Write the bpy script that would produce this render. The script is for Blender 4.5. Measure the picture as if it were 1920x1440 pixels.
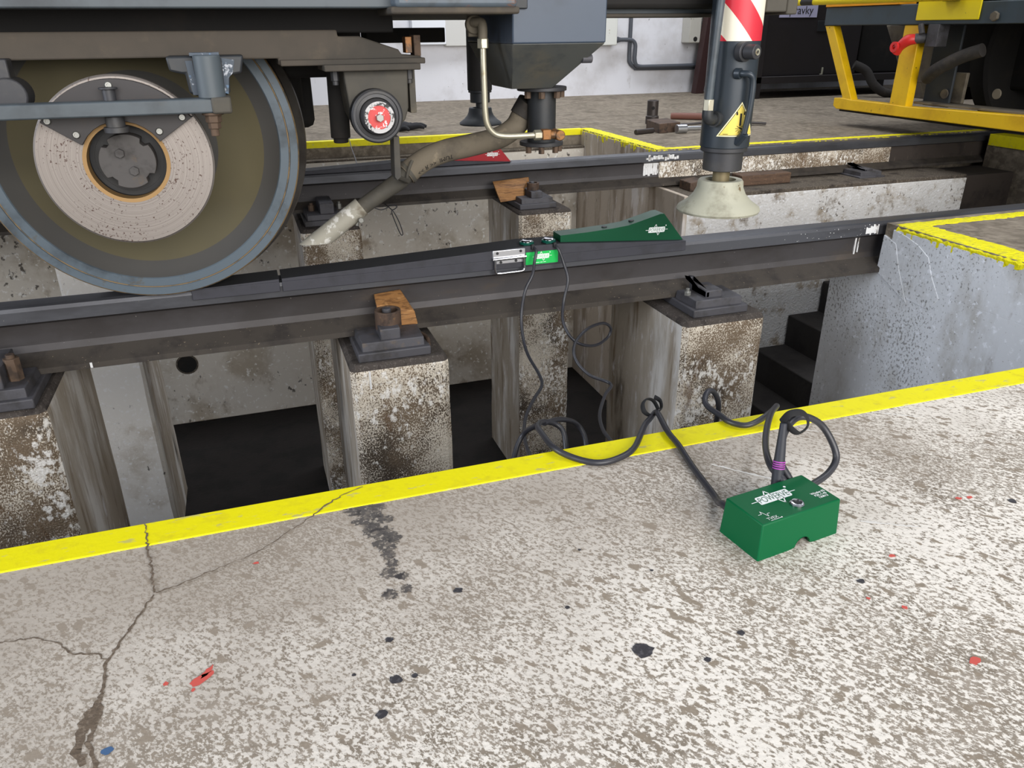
import bpy, bmesh, math, random
from mathutils import Vector, Matrix, noise as mnoise
random.seed(7)
PI = math.pi
for o in list(bpy.data.objects): bpy.data.objects.remove(o)
SC = bpy.context.scene
C = SC.collection

# ------------------------------------------------------------------ camera, world, lights, exposure
cam_d = bpy.data.cameras.new('camera'); cam = bpy.data.objects.new('camera', cam_d); C.objects.link(cam)
cam_d.sensor_fit = 'HORIZONTAL'; cam_d.sensor_width = 36.0; cam_d.lens = 1450 / 1920 * 36.0
cam_d.clip_start = 0.02; cam_d.clip_end = 60
_r = Vector((0.94713699, -0.32073238, -0.00789075)); _u = Vector((0.14066878, 0.39304519, 0.90869564)); _f = Vector((0.2883467, 0.86176924, -0.41738467))
M3 = Matrix((_r, _u, -_f)).transposed()
cam.matrix_world = Matrix.Translation((0, 0, 0.54)) @ M3.to_4x4()
SC.camera = cam
w = bpy.data.worlds.new('hall_daylight'); SC.world = w; w.use_nodes = True
bg = w.node_tree.nodes['Background']; bg.inputs[0].default_value = (0.80, 0.86, 0.95, 1); bg.inputs[1].default_value = 0.34
def area(name, loc, target, sx, sy, power, col):
    d = bpy.data.lights.new(name, 'AREA'); d.shape = 'RECTANGLE'; d.size = sx; d.size_y = sy; d.energy = power; d.color = col
    o = bpy.data.objects.new(name, d); C.objects.link(o); o.location = loc
    o.rotation_euler = (Vector(target) - Vector(loc)).to_track_quat('-Z', 'Y').to_euler(); return o
area('daylight_gate', (1.6, -8.0, 2.9), (0.9, 1.4, 0.0), 9.0, 5.0, 1250, (1.0, 0.975, 0.94))
area('daylight_side_window', (-4.6, 0.4, 1.7), (1.8, 1.4, -0.4), 2.4, 2.2, 170, (0.84, 0.90, 1.0))
area('daylight_roof_window', (2.4, 5.0, 4.4), (2.4, 6.3, 0.6), 6.0, 1.0, 190, (0.93, 0.96, 1.0))
area('pit_gap_fill', (2.4, 0.6, 3.4), (2.2, 2.9, -0.3), 1.2, 1.0, 40, (0.95, 0.97, 1.0))  # added fill above the gap between the vehicles, lifts the pit shadows
SC.view_settings.view_transform = 'Standard'; SC.view_settings.look = 'None'
SC.view_settings.exposure = 0.04; SC.view_settings.gamma = 1.0; SC.view_settings.use_curve_mapping = False

# ------------------------------------------------------------------ materials
def lin(c):
    return tuple(((v / 255) / 12.92 if v / 255 <= 0.04045 else ((v / 255 + 0.055) / 1.055) ** 2.4) for v in c) + (1,)
MATS = {}
def mat(name, base, rough=0.6, metal=0.0, layers=(), bump=None, spec=0.5, rough_layer=None):
    """layers: (colour, scale, low, high, detail, (sx,sy,sz), rot_z) noise masks painted over the base colour."""
    m = bpy.data.materials.new(name); m.use_nodes = True; nt = m.node_tree; N = nt.nodes; L = nt.links
    b = N['Principled BSDF']; b.inputs['Roughness'].default_value = rough; b.inputs['Metallic'].default_value = metal
    b.inputs['Specular IOR Level'].default_value = spec
    pos = N.new('ShaderNodeNewGeometry').outputs['Position']
    cur = None; basec = lin(base)
    first_fac = None
    def coords(st, rz):
        v = pos
        if rz:
            mp = N.new('ShaderNodeMapping'); mp.inputs['Rotation'].default_value = (0, 0, rz); L.new(v, mp.inputs['Vector']); v = mp.outputs[0]
        if st != (1, 1, 1):
            mp = N.new('ShaderNodeMapping'); mp.inputs['Scale'].default_value = st; L.new(v, mp.inputs['Vector']); v = mp.outputs[0]
        return v
    for i, ly in enumerate(layers):
        col, sc, lo, hi = ly[:4]; det = ly[4] if len(ly) > 4 else 4; st = ly[5] if len(ly) > 5 else (1, 1, 1); rz = ly[6] if len(ly) > 6 else 0
        op = ly[7] if len(ly) > 7 else 1.0; gate = ly[8] if len(ly) > 8 else None
        nz = N.new('ShaderNodeTexNoise'); nz.inputs['Scale'].default_value = sc; nz.inputs['Detail'].default_value = det; nz.inputs['Roughness'].default_value = 0.62
        off = N.new('ShaderNodeVectorMath'); off.operation = 'ADD'; off.inputs[1].default_value = (i * 3.17, i * 1.31, i * 2.23)
        L.new(coords(st, rz), off.inputs[0]); L.new(off.outputs[0], nz.inputs['Vector'])
        src = nz.outputs['Fac']
        if gate:   # second, larger noise shifts the threshold so the wear comes in patches
            g = N.new('ShaderNodeTexNoise'); g.inputs['Scale'].default_value = gate[0]; g.inputs['Detail'].default_value = 3
            o2 = N.new('ShaderNodeVectorMath'); o2.operation = 'ADD'; o2.inputs[1].default_value = (i * 5.1 + 1.7, 4.2, i * 1.9); L.new(pos, o2.inputs[0]); L.new(o2.outputs[0], g.inputs['Vector'])
            ma = N.new('ShaderNodeMath'); ma.operation = 'MULTIPLY_ADD'; ma.inputs[1].default_value = gate[1]; ma.inputs[2].default_value = -0.5 * gate[1]; L.new(g.outputs['Fac'], ma.inputs[0])
            ad = N.new('ShaderNodeMath'); ad.operation = 'ADD'; L.new(src, ad.inputs[0]); L.new(ma.outputs[0], ad.inputs[1]); src = ad.outputs[0]
        mr = N.new('ShaderNodeMapRange'); mr.interpolation_type = 'SMOOTHSTEP'; mr.inputs['From Min'].default_value = lo; mr.inputs['From Max'].default_value = hi
        mr.inputs['To Max'].default_value = op; L.new(src, mr.inputs['Value'])
        mx = N.new('ShaderNodeMix'); mx.data_type = 'RGBA'
        L.new(mr.outputs[0], mx.inputs[0])
        if cur is None: mx.inputs[6].default_value = basec
        else: L.new(cur, mx.inputs[6])
        mx.inputs[7].default_value = lin(col); cur = mx.outputs[2]
        if first_fac is None: first_fac = mr.outputs[0]
    if cur is None: b.inputs['Base Color'].default_value = basec
    else: L.new(cur, b.inputs['Base Color'])
    if bump:
        bn = N.new('ShaderNodeTexNoise'); bn.inputs['Scale'].default_value = bump[0]; bn.inputs['Detail'].default_value = 5; L.new(pos, bn.inputs['Vector'])
        bp = N.new('ShaderNodeBump'); bp.inputs['Strength'].default_value = bump[1]; bp.inputs['Distance'].default_value = bump[2] if len(bump) > 2 else 0.002
        L.new(bn.outputs['Fac'], bp.inputs['Height']); L.new(bp.outputs[0], b.inputs['Normal'])
    MATS[name] = m; return m

STREAK = 0.93
def floor_material(name, near):
    dark = (150, 139, 125) if near else (122, 112, 99); cream = (248, 241, 231)
    ly = [((132, 121, 107), 3.0, 0.40, 0.62, 6), ((166, 155, 142), 26, 0.42, 0.60, 6)] if near else [((106, 97, 85), 3.0, 0.40, 0.62, 6), ((136, 126, 112), 26, 0.42, 0.60, 6)]
    if near:
        ly += [(cream, 185, 0.485, 0.555, 5, (0.74, 1.1, 1), STREAK, 0.94, (4.0, 0.40)),
               (cream, 430, 0.50, 0.58, 3, (0.7, 1, 1), STREAK, 0.75, (3.2, 0.30)),
               ((150, 137, 121), 64, 0.585, 0.625, 6, (0.62, 1, 1), STREAK, 0.95, (6.0, 0.16)),
               ((120, 108, 95), 560, 0.66, 0.76, 2, (1, 1, 1), 0, 0.55)]
    else:
        ly += [((158, 147, 132), 30, 0.50, 0.66, 5, (0.5, 1, 1), STREAK, 0.6, (2.0, 0.3)), ((92, 83, 72), 6, 0.5, 0.7, 5, (1, 1, 1), 0, 0.7)]
    m = mat(name, dark, 0.85, 0, ly, (180, 0.35, 0.0015), 0.25)
    if near:   # brown tone mixed in, stronger towards the pit and the left
        nt = m.node_tree; N = nt.nodes; L = nt.links; b = N['Principled BSDF']; src = b.inputs['Base Color'].links[0].from_socket
        g = N.new('ShaderNodeNewGeometry'); d = N.new('ShaderNodeVectorMath'); d.operation = 'DOT_PRODUCT'; d.inputs[1].default_value = (-0.30, 1.0, 0); L.new(g.outputs['Position'], d.inputs[0])
        nz = N.new('ShaderNodeTexNoise'); nz.inputs['Scale'].default_value = 7; nz.inputs['Detail'].default_value = 6; L.new(g.outputs['Position'], nz.inputs['Vector'])
        ma = N.new('ShaderNodeMath'); ma.operation = 'MULTIPLY_ADD'; ma.inputs[1].default_value = 0.55; ma.inputs[2].default_value = -0.275; L.new(nz.outputs['Fac'], ma.inputs[0])
        ad = N.new('ShaderNodeMath'); ad.operation = 'ADD'; L.new(d.outputs['Value'], ad.inputs[0]); L.new(ma.outputs[0], ad.inputs[1])
        mr = N.new('ShaderNodeMapRange'); mr.interpolation_type = 'SMOOTHSTEP'; mr.inputs['From Min'].default_value = 0.28; mr.inputs['From Max'].default_value = 0.86; mr.inputs['To Max'].default_value = 0.80; L.new(ad.outputs[0], mr.inputs['Value'])
        mx = N.new('ShaderNodeMix'); mx.data_type = 'RGBA'; L.new(mr.outputs[0], mx.inputs[0]); L.new(src, mx.inputs[6]); mx.inputs[7].default_value = lin((156, 144, 131)); L.new(mx.outputs[2], b.inputs['Base Color'])
    return m
floor_material('concrete_near', True); floor_material('concrete_far', False)
mat('line_yellow', (243, 232, 12), 0.55, 0, [((226, 212, 30), 40, 0.5, 0.75, 5), ((190, 182, 120), 90, 0.60, 0.68, 6, (0.35, 1, 1), 0, 0.75, (9, 0.25)), ((70, 62, 40), 160, 0.72, 0.76, 4, (0.4, 1, 1), 0, 0.8)], (150, 0.3, 0.001), 0.3)
mat('line_yellow_rough', (240, 230, 10), 0.6, 0, [((205, 196, 60), 50, 0.5, 0.7, 6), ((110, 100, 50), 120, 0.62, 0.7, 5, (1, 1, 1), 0, 0.8)], (90, 0.9, 0.006), 0.3)
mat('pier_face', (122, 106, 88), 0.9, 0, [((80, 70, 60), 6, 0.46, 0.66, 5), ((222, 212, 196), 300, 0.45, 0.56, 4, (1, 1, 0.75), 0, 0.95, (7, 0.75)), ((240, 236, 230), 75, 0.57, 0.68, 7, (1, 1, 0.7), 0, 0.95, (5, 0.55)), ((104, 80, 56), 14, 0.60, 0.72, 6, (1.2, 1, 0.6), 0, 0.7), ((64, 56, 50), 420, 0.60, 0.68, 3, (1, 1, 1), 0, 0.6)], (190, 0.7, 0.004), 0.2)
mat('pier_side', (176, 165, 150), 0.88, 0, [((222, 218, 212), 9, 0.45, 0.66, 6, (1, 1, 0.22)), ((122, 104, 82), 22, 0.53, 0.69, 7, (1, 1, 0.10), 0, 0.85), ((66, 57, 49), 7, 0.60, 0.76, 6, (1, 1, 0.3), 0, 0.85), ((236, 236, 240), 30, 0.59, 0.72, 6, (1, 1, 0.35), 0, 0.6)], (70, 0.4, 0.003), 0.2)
mat('pier_white', (244, 240, 234), 0.85, 0, [((206, 196, 182), 5, 0.52, 0.74, 5), ((80, 72, 66), 45, 0.635, 0.70, 6, (1, 1, 0.6), 0, 0.85, (4, 0.25)), ((252, 250, 248), 60, 0.56, 0.66, 5)], (90, 0.35, 0.002), 0.2)
mat('pier_top', (74, 68, 64), 0.9, 0, [((104, 98, 92), 160, 0.55, 0.66, 4, (1, 1, 1), 0, 0.8), ((52, 47, 45), 20, 0.5, 0.7, 5), ((170, 165, 160), 420, 0.66, 0.72, 2, (1, 1, 1), 0, 0.7)], (160, 0.6, 0.002), 0.2)
mat('pit_wall_white', (226, 219, 208), 0.85, 0, [((190, 178, 160), 3.5, 0.46, 0.68, 6), ((140, 120, 94), 9, 0.56, 0.74, 7, (1, 1, 0.7), 0, 0.75), ((70, 62, 56), 30, 0.635, 0.69, 7, (1, 1, 0.7), 0, 0.85, (3, 0.25)), ((246, 243, 238), 40, 0.58, 0.66, 5)], (60, 0.3, 0.002), 0.2)
mat('end_wall', (222, 225, 230), 0.85, 0, [((186, 184, 180), 6, 0.48, 0.70, 6, (1, 1, 0.5)), ((112, 98, 80), 8, 0.61, 0.75, 6, (1, 1, 0.6), 0, 0.8), ((88, 82, 76), 130, 0.60, 0.68, 5, (1, 1, 0.8), 0, 0.65, (3, 0.4)), ((240, 243, 250), 50, 0.58, 0.68, 5)], (70, 0.4, 0.003), 0.2)
mat('end_wall_brown', (190, 178, 164), 0.88, 0, [((134, 118, 100), 9, 0.48, 0.66, 7, (1, 1, 0.12), 0, 0.85), ((222, 216, 212), 14, 0.52, 0.66, 6, (1, 1, 0.25), 0, 0.85), ((84, 72, 60), 40, 0.64, 0.72, 6, (1, 1, 0.3), 0, 0.8)], (60, 0.4, 0.003), 0.2)
mat('white_wash', (222, 220, 218), 0.85, 0, [((170, 158, 142), 10, 0.50, 0.68, 6), ((116, 100, 80), 7, 0.57, 0.68, 7, (1, 1, 0.8), 0, 0.8), ((96, 84, 72), 50, 0.60, 0.68, 6, (1, 1, 1), 0, 0.85, (5, 0.35)), ((240, 240, 242), 60, 0.57, 0.66, 5)], (90, 0.8, 0.006), 0.2)  # extra brown stains also dim the face like shade from the near rail
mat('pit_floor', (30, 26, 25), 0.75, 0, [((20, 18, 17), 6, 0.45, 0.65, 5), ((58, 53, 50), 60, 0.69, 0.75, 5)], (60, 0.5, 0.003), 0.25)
mat('pit_dark', (58, 50, 45), 0.85, 0, [((40, 34, 31), 8, 0.45, 0.65, 5), ((110, 100, 90), 60, 0.64, 0.72, 5, (1, 1, 0.2), 0, 0.6)], (60, 0.4, 0.003))  # also the painted shade on the beam under the car
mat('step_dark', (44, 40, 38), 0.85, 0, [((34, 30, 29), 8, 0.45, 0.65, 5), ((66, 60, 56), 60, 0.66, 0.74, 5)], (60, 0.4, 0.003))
mat('ledge', (92, 84, 75), 0.9, 0, [((140, 130, 118), 120, 0.54, 0.66, 4, (1, 1, 1), 0, 0.8), ((58, 52, 48), 12, 0.5, 0.7, 5)], (120, 0.6, 0.004), 0.2)
mat('hall_wall', (222, 223, 230), 0.85, 0, [((201, 200, 204), 2.5, 0.45, 0.7, 5), ((88, 86, 86), 45, 0.70, 0.73, 4, (1, 1, 0.6), 0, 0.8), ((172, 169, 167), 8, 0.64, 0.76, 6, (1, 1, 0.5), 0, 0.6)], None, 0.3)
mat('rail_steel', (70, 67, 68), 0.55, 0.35, [((58, 54, 53), 5, 0.42, 0.66, 5, (0.6, 1, 1)), ((86, 76, 66), 9, 0.56, 0.74, 6, (0.4, 1, 1), 0, 0.7), ((150, 146, 140), 160, 0.74, 0.77, 2, (1, 1, 1), 0, 0.8)], (220, 0.12, 0.001))
mat('rail_head', (84, 85, 90), 0.42, 0.5, [((70, 70, 74), 10, 0.45, 0.66, 5, (0.3, 1, 1)), ((150, 146, 140), 170, 0.745, 0.775, 2, (1, 1, 1), 0, 0.8)], (220, 0.1, 0.001))
mat('rail_foot', (70, 64, 58), 0.7, 0.15, [((54, 49, 46), 14, 0.45, 0.66, 5), ((150, 136, 114), 170, 0.70, 0.74, 2, (1, 1, 1), 0, 0.8)], (220, 0.25, 0.001))
mat('clip_steel', (82, 81, 86), 0.6, 0.25, [((62, 60, 61), 14, 0.45, 0.68, 5), ((104, 92, 80), 30, 0.6, 0.72, 5, (1, 1, 1), 0, 0.6)], (200, 0.2, 0.001))
mat('ring_rust', (92, 74, 62), 0.65, 0.35, [((60, 50, 45), 30, 0.45, 0.66, 5), ((120, 92, 66), 50, 0.6, 0.72, 5)], (240, 0.3, 0.001))
mat('wood', (158, 112, 64), 0.7, 0, [((118, 80, 44), 60, 0.45, 0.62, 6, (0.25, 1, 2.4)), ((84, 60, 38), 20, 0.58, 0.74, 5), ((180, 134, 84), 110, 0.56, 0.68, 4, (0.2, 1, 2.4))], (200, 0.3, 0.001))
mat('wood_old', (96, 74, 58), 0.8, 0, [((70, 54, 44), 40, 0.45, 0.64, 6, (0.3, 1, 2)), ((122, 96, 74), 80, 0.58, 0.7, 5)], (200, 0.4, 0.001))
mat('box_green', (0, 92, 52), 0.45, 0.0, (), (900, 0.03, 0.0003), 0.22)
mat('wedge_green', (0, 74, 46), 0.40, 0.15, (), None, 0.35)
mat('wedge_red', (160, 20, 32), 0.35, 0.2, (), None, 0.5)
mat('sensor_green', (10, 84, 70), 0.3, 0.3)
mat('sticker_green', (10, 190, 84), 0.5)
mat('print_white', (244, 248, 246), 0.6)
mat('print_green', (8, 88, 56), 0.6)
mat('print_red', (150, 30, 40), 0.6)
mat('print_black', (30, 28, 28), 0.7)
mat('ramp_black', (52, 52, 60), 0.6, 0.0, [((44, 44, 50), 20, 0.45, 0.7, 4)], (700, 0.25, 0.0006))
mat('ramp_top', (30, 30, 33), 0.75, 0, (), (700, 0.4, 0.0008))
mat('chrome', (206, 206, 210), 0.18, 1.0)
mat('chrome_plate', (222, 222, 226), 0.32, 0.85)
mat('cable_black', (46, 46, 52), 0.42, 0.0, (), None, 0.6)
mat('strap_black', (30, 30, 32), 0.9)
mat('antenna_black', (40, 42, 50), 0.55)
mat('purple', (176, 66, 176), 0.55)
mat('paint_grey', (76, 84, 90), 0.5, 0, [((54, 59, 64), 6, 0.45, 0.7, 5), ((84, 81, 72), 14, 0.62, 0.76, 5, (1, 1, 1), 0, 0.5)], (120, 0.08, 0.001))
mat('paint_blue_grey', (66, 77, 93), 0.42, 0, [((54, 62, 74), 5, 0.45, 0.7, 5), ((135, 137, 135), 70, 0.745, 0.765, 3, (1, 1, 1), 0, 0.7)], (120, 0.06, 0.001))
mat('paint_dark', (40, 43, 47), 0.5, 0, [((52, 52, 52), 8, 0.5, 0.72, 5)], (120, 0.08, 0.001))
mat('hopper_bounce', (86, 88, 86), 0.55, 0, [((98, 94, 84), 7, 0.5, 0.72, 5), ((72, 75, 76), 14, 0.5, 0.7, 5)], (120, 0.08, 0.001))  # taper colour made paler, with bounced floor light put into it
mat('paint_worn', (86, 96, 106), 0.5, 0, [((132, 90, 66), 26, 0.60, 0.66, 6, (0.5, 1, 1.4), 0, 0.95, (7, 0.3)), ((70, 74, 76), 9, 0.5, 0.72, 5)], (120, 0.15, 0.001))
mat('dusty_brown', (74, 67, 59), 0.8, 0, [((60, 56, 50), 4, 0.42, 0.62, 5), ((88, 79, 67), 12, 0.54, 0.72, 5)], (160, 0.2, 0.001))
mat('dusty_olive', (78, 74, 66), 0.75, 0, [((62, 60, 57), 5, 0.45, 0.68, 5), ((98, 91, 78), 18, 0.58, 0.74, 5)], (160, 0.15, 0.001))
mat('under_black', (27, 25, 24), 0.85, 0, [((40, 35, 31), 7, 0.5, 0.72, 4)])
mat('blue_scuff', (70, 80, 92), 0.6, 0, [((182, 186, 194), 60, 0.55, 0.61, 6), ((96, 122, 150), 40, 0.60, 0.66, 5), ((84, 140, 112), 50, 0.67, 0.7, 4)])
mat('tyre_paint', (82, 94, 104), 0.5, 0.1, [((50, 58, 65), 8, 0.45, 0.7, 5), ((80, 72, 58), 40, 0.60, 0.72, 6, (1, 1, 1), 0, 0.6, (6, 0.3)), ((145, 145, 144), 90, 0.77, 0.79, 2)], (160, 0.1, 0.001))
mat('tyre_edge', (128, 106, 74), 0.7, 0.1, [((82, 76, 68), 30, 0.45, 0.65, 5)])
mat('tread', (86, 82, 78), 0.4, 0.5, [((66, 60, 56), 12, 0.45, 0.68, 5)])
mat('wheel_dust', (86, 79, 56), 0.8, 0, [((78, 72, 54), 3, 0.40, 0.70, 3)], (160, 0.08, 0.001))
mat('wheel_web', (66, 64, 61), 0.75, 0, [((60, 59, 58), 3, 0.40, 0.7, 3)], (160, 0.08, 0.001))
mat('brass_ring', (150, 118, 74), 0.55, 0.3)
mat('hub_black', (30, 30, 32), 0.55)
mat('hub_cap', (82, 79, 78), 0.7, 0.2, [((58, 55, 54), 20, 0.45, 0.68, 5), ((94, 82, 71), 24, 0.62, 0.74, 5)], (200, 0.15, 0.001))
mat('caliper', (50, 47, 48), 0.5, 0.2, [((56, 49, 46), 16, 0.5, 0.7, 5)])
mat('bolt_zinc', (150, 150, 146), 0.35, 0.7)
mat('bolt_rust', (96, 78, 64), 0.75, 0.3, [((70, 58, 50), 40, 0.45, 0.65, 4)])
mat('black_iron', (60, 60, 63), 0.5, 0.2, [((74, 72, 70), 12, 0.5, 0.7, 5)], (160, 0.1, 0.001))
mat('red_dab', (206, 72, 70), 0.55, 0, [((240, 235, 235), 90, 0.58, 0.62, 4), ((50, 40, 40), 60, 0.64, 0.68, 4)])
mat('white_dab', (190, 188, 188), 0.6, 0, [((50, 48, 48), 70, 0.5, 0.56, 5)])
mat('pipe_zinc', (186, 180, 160), 0.35, 0.65, [((160, 150, 124), 30, 0.5, 0.7, 4)])
mat('brass_dirty', (150, 104, 62), 0.5, 0.5, [((96, 76, 60), 40, 0.5, 0.64, 5)])
mat('hose_rubber', (110, 101, 87), 0.85, 0, [((86, 79, 69), 10, 0.45, 0.66, 5), ((130, 119, 101), 30, 0.58, 0.72, 5)], (200, 0.15, 0.001))
mat('hose_dark', (48, 45, 43), 0.85, 0, [((66, 60, 54), 12, 0.5, 0.7, 5)])
mat('nozzle_white', (158, 154, 142), 0.7, 0.1, [((206, 204, 198), 26, 0.52, 0.60, 6, (1.6, 1, 1.6)), ((120, 112, 98), 18, 0.58, 0.7, 5)], (160, 0.2, 0.001))
mat('jack_black', (46, 54, 62), 0.38, 0.1, [((47, 50, 52), 8, 0.5, 0.72, 5)], (160, 0.05, 0.001))
mat('foot_paint', (172, 170, 152), 0.6, 0, [((126, 122, 105), 10, 0.48, 0.7, 5), ((107, 87, 57), 40, 0.66, 0.72, 5)], (160, 0.1, 0.001))
mat('rod_rust', (124, 112, 84), 0.5, 0.4)
mat('sticker_yellow', (236, 210, 96), 0.5)
mat('sticker_edge', (250, 240, 190), 0.5)
mat('car_yellow', (236, 190, 8), 0.45, 0, [((214, 166, 6), 5, 0.45, 0.7, 5), ((110, 76, 20), 60, 0.66, 0.71, 6, (1, 1, 1), 0, 0.9, (4, 0.3))], (160, 0.06, 0.001))
mat('car_yellow_bright', (248, 224, 10), 0.45, 0, [((90, 86, 60), 50, 0.70, 0.73, 5, (1, 1, 1), 0, 0.9, (6, 0.25))])
mat('car_orange', (236, 158, 20), 0.5)
mat('car_blue', (56, 70, 80), 0.5, 0, [((51, 59, 62), 5, 0.45, 0.7, 5)])
mat('car_panel', (50, 56, 62), 0.6)
mat('dim_metal', (112, 104, 90), 0.7, 0.1, [((74, 67, 58), 9, 0.45, 0.7, 5)])
mat('cock_red', (214, 44, 44), 0.4)
mat('cabinet_dark', (44, 40, 42), 0.5, 0, [((42, 38, 38), 5, 0.45, 0.7, 4)])
mat('post_red_brown', (52, 28, 28), 0.6)
mat('conduit', (76, 80, 88), 0.55)
mat('switch_white', (214, 216, 212), 0.5, 0, [((160, 152, 132), 26, 0.66, 0.72, 5)])
mat('switch_grey', (190, 188, 180), 0.55, 0, [((140, 136, 124), 30, 0.64, 0.72, 5)])
mat('panel_white', (232, 236, 244), 0.7, 0, [((60, 58, 58), 40, 0.74, 0.77, 4)])
mat('panel_grey', (206, 206, 204), 0.7)
mat('paper', (206, 204, 236), 0.7)
mat('glove_black', (34, 34, 38), 0.85, 0, (), (300, 0.5, 0.002))
mat('tool_dark', (62, 56, 54), 0.45, 0.4)
mat('tool_chrome', (186, 188, 192), 0.3, 0.9)
mat('handle_brown', (112, 72, 62), 0.6)
mat('stain_oil', (92, 87, 84), 0.7, 0, [((120, 112, 104), 90, 0.48, 0.60, 6), ((172, 162, 150), 190, 0.57, 0.62, 4), ((66, 62, 62), 60, 0.54, 0.66, 5)], (120, 0.6, 0.002))
mat('stain_black', (58, 56, 60), 0.7, 0, [((84, 82, 86), 200, 0.5, 0.64, 4)], (200, 0.5, 0.001))
mat('stain_red', (212, 92, 82), 0.75)
mat('stain_blue', (70, 102, 142), 0.75)
mat('stain_white', (236, 232, 226), 0.8)
mat('crack_dark', (104, 90, 76), 0.95, 0, [((128, 114, 99), 160, 0.48, 0.62, 4)], (200, 0.6, 0.002))
mat('drip_white', (226, 226, 226), 0.7, 0, [((120, 112, 104), 120, 0.55, 0.62, 5, (1, 1, 0.2))])

def ring_material():   # turned steel: fine concentric rings round the axle line
    m = bpy.data.materials.new('disc_turned'); m.use_nodes = True; nt = m.node_tree; N = nt.nodes; L = nt.links
    b = N['Principled BSDF']; b.inputs['Metallic'].default_value = 0.55; b.inputs['Roughness'].default_value = 0.42
    g = N.new('ShaderNodeNewGeometry')
    s = N.new('ShaderNodeVectorMath'); s.operation = 'SUBTRACT'; s.inputs[1].default_value = (-0.206, 0, 0.320); L.new(g.outputs['Position'], s.inputs[0])
    m2 = N.new('ShaderNodeVectorMath'); m2.operation = 'MULTIPLY'; m2.inputs[1].default_value = (1, 0, 1); L.new(s.outputs[0], m2.inputs[0])
    ln = N.new('ShaderNodeVectorMath'); ln.operation = 'LENGTH'; L.new(m2.outputs[0], ln.inputs[0])
    nz = N.new('ShaderNodeTexNoise'); nz.noise_dimensions = '1D'; nz.inputs['Scale'].default_value = 420; nz.inputs['Detail'].default_value = 5; L.new(ln.outputs['Value'], nz.inputs['W'])
    cr = N.new('ShaderNodeValToRGB'); cr.color_ramp.elements[0].position = 0.3; cr.color_ramp.elements[0].color = lin((128, 120, 115)); cr.color_ramp.elements[1].position = 0.7; cr.color_ramp.elements[1].color = lin((146, 139, 134))
    L.new(nz.outputs['Fac'], cr.inputs[0])
    n2 = N.new('ShaderNodeTexNoise'); n2.inputs['Scale'].default_value = 260; n2.inputs['Detail'].default_value = 3; L.new(g.outputs['Position'], n2.inputs['Vector'])
    n3 = N.new('ShaderNodeTexNoise'); n3.inputs['Scale'].default_value = 9; L.new(g.outputs['Position'], n3.inputs['Vector'])
    ad = N.new('ShaderNodeMath'); ad.operation = 'MULTIPLY_ADD'; ad.inputs[1].default_value = 0.5; L.new(n3.outputs['Fac'], ad.inputs[0]); L.new(n2.outputs['Fac'], ad.inputs[2])
    mr = N.new('ShaderNodeMapRange'); mr.inputs['From Min'].default_value = 0.90; mr.inputs['From Max'].default_value = 0.94; L.new(ad.outputs[0], mr.inputs['Value'])
    mx = N.new('ShaderNodeMix'); mx.data_type = 'RGBA'; L.new(mr.outputs[0], mx.inputs[0]); L.new(cr.outputs[0], mx.inputs[6]); mx.inputs[7].default_value = lin((80, 62, 56)); L.new(mx.outputs[2], b.inputs['Base Color'])
    bp = N.new('ShaderNodeBump'); bp.inputs['Strength'].default_value = 0.12; bp.inputs['Distance'].default_value = 0.0006; L.new(nz.outputs['Fac'], bp.inputs['Height']); L.new(bp.outputs[0], b.inputs['Normal'])
    MATS['disc_turned'] = m
ring_material()
def stripe_material(name, ca, cb, expr, freq, rough=0.45):   # expr = (ax, ay, az) direction of the stripe phase
    m = bpy.data.materials.new(name); m.use_nodes = True; nt = m.node_tree; N = nt.nodes; L = nt.links
    b = N['Principled BSDF']; b.inputs['Roughness'].default_value = rough
    g = N.new('ShaderNodeNewGeometry'); d = N.new('ShaderNodeVectorMath'); d.operation = 'DOT_PRODUCT'; d.inputs[1].default_value = expr; L.new(g.outputs['Position'], d.inputs[0])
    a = N.new('ShaderNodeMath'); a.operation = 'MULTIPLY_ADD'; a.inputs[1].default_value = freq[0]; a.inputs[2].default_value = freq[1]; L.new(d.outputs['Value'], a.inputs[0])
    f = N.new('ShaderNodeMath'); f.operation = 'FRACT'; L.new(a.outputs[0], f.inputs[0])
    c = N.new('ShaderNodeMath'); c.operation = 'GREATER_THAN'; c.inputs[1].default_value = 0.5; L.new(f.outputs[0], c.inputs[0])
    mx = N.new('ShaderNodeMix'); mx.data_type = 'RGBA'; L.new(c.outputs[0], mx.inputs[0]); mx.inputs[6].default_value = lin(ca); mx.inputs[7].default_value = lin(cb); L.new(mx.outputs[2], b.inputs['Base Color'])
    MATS[name] = m

stripe_material('pole_stripes', (244, 222, 8), (26, 24, 24), (0.0, 1.0, 0.35), (4.6, 0.18))
stripe_material('jack_stripes', (232, 226, 208), (206, 44, 60), (0.80, -0.25, 0.72), (11.0, 0.26))

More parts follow.
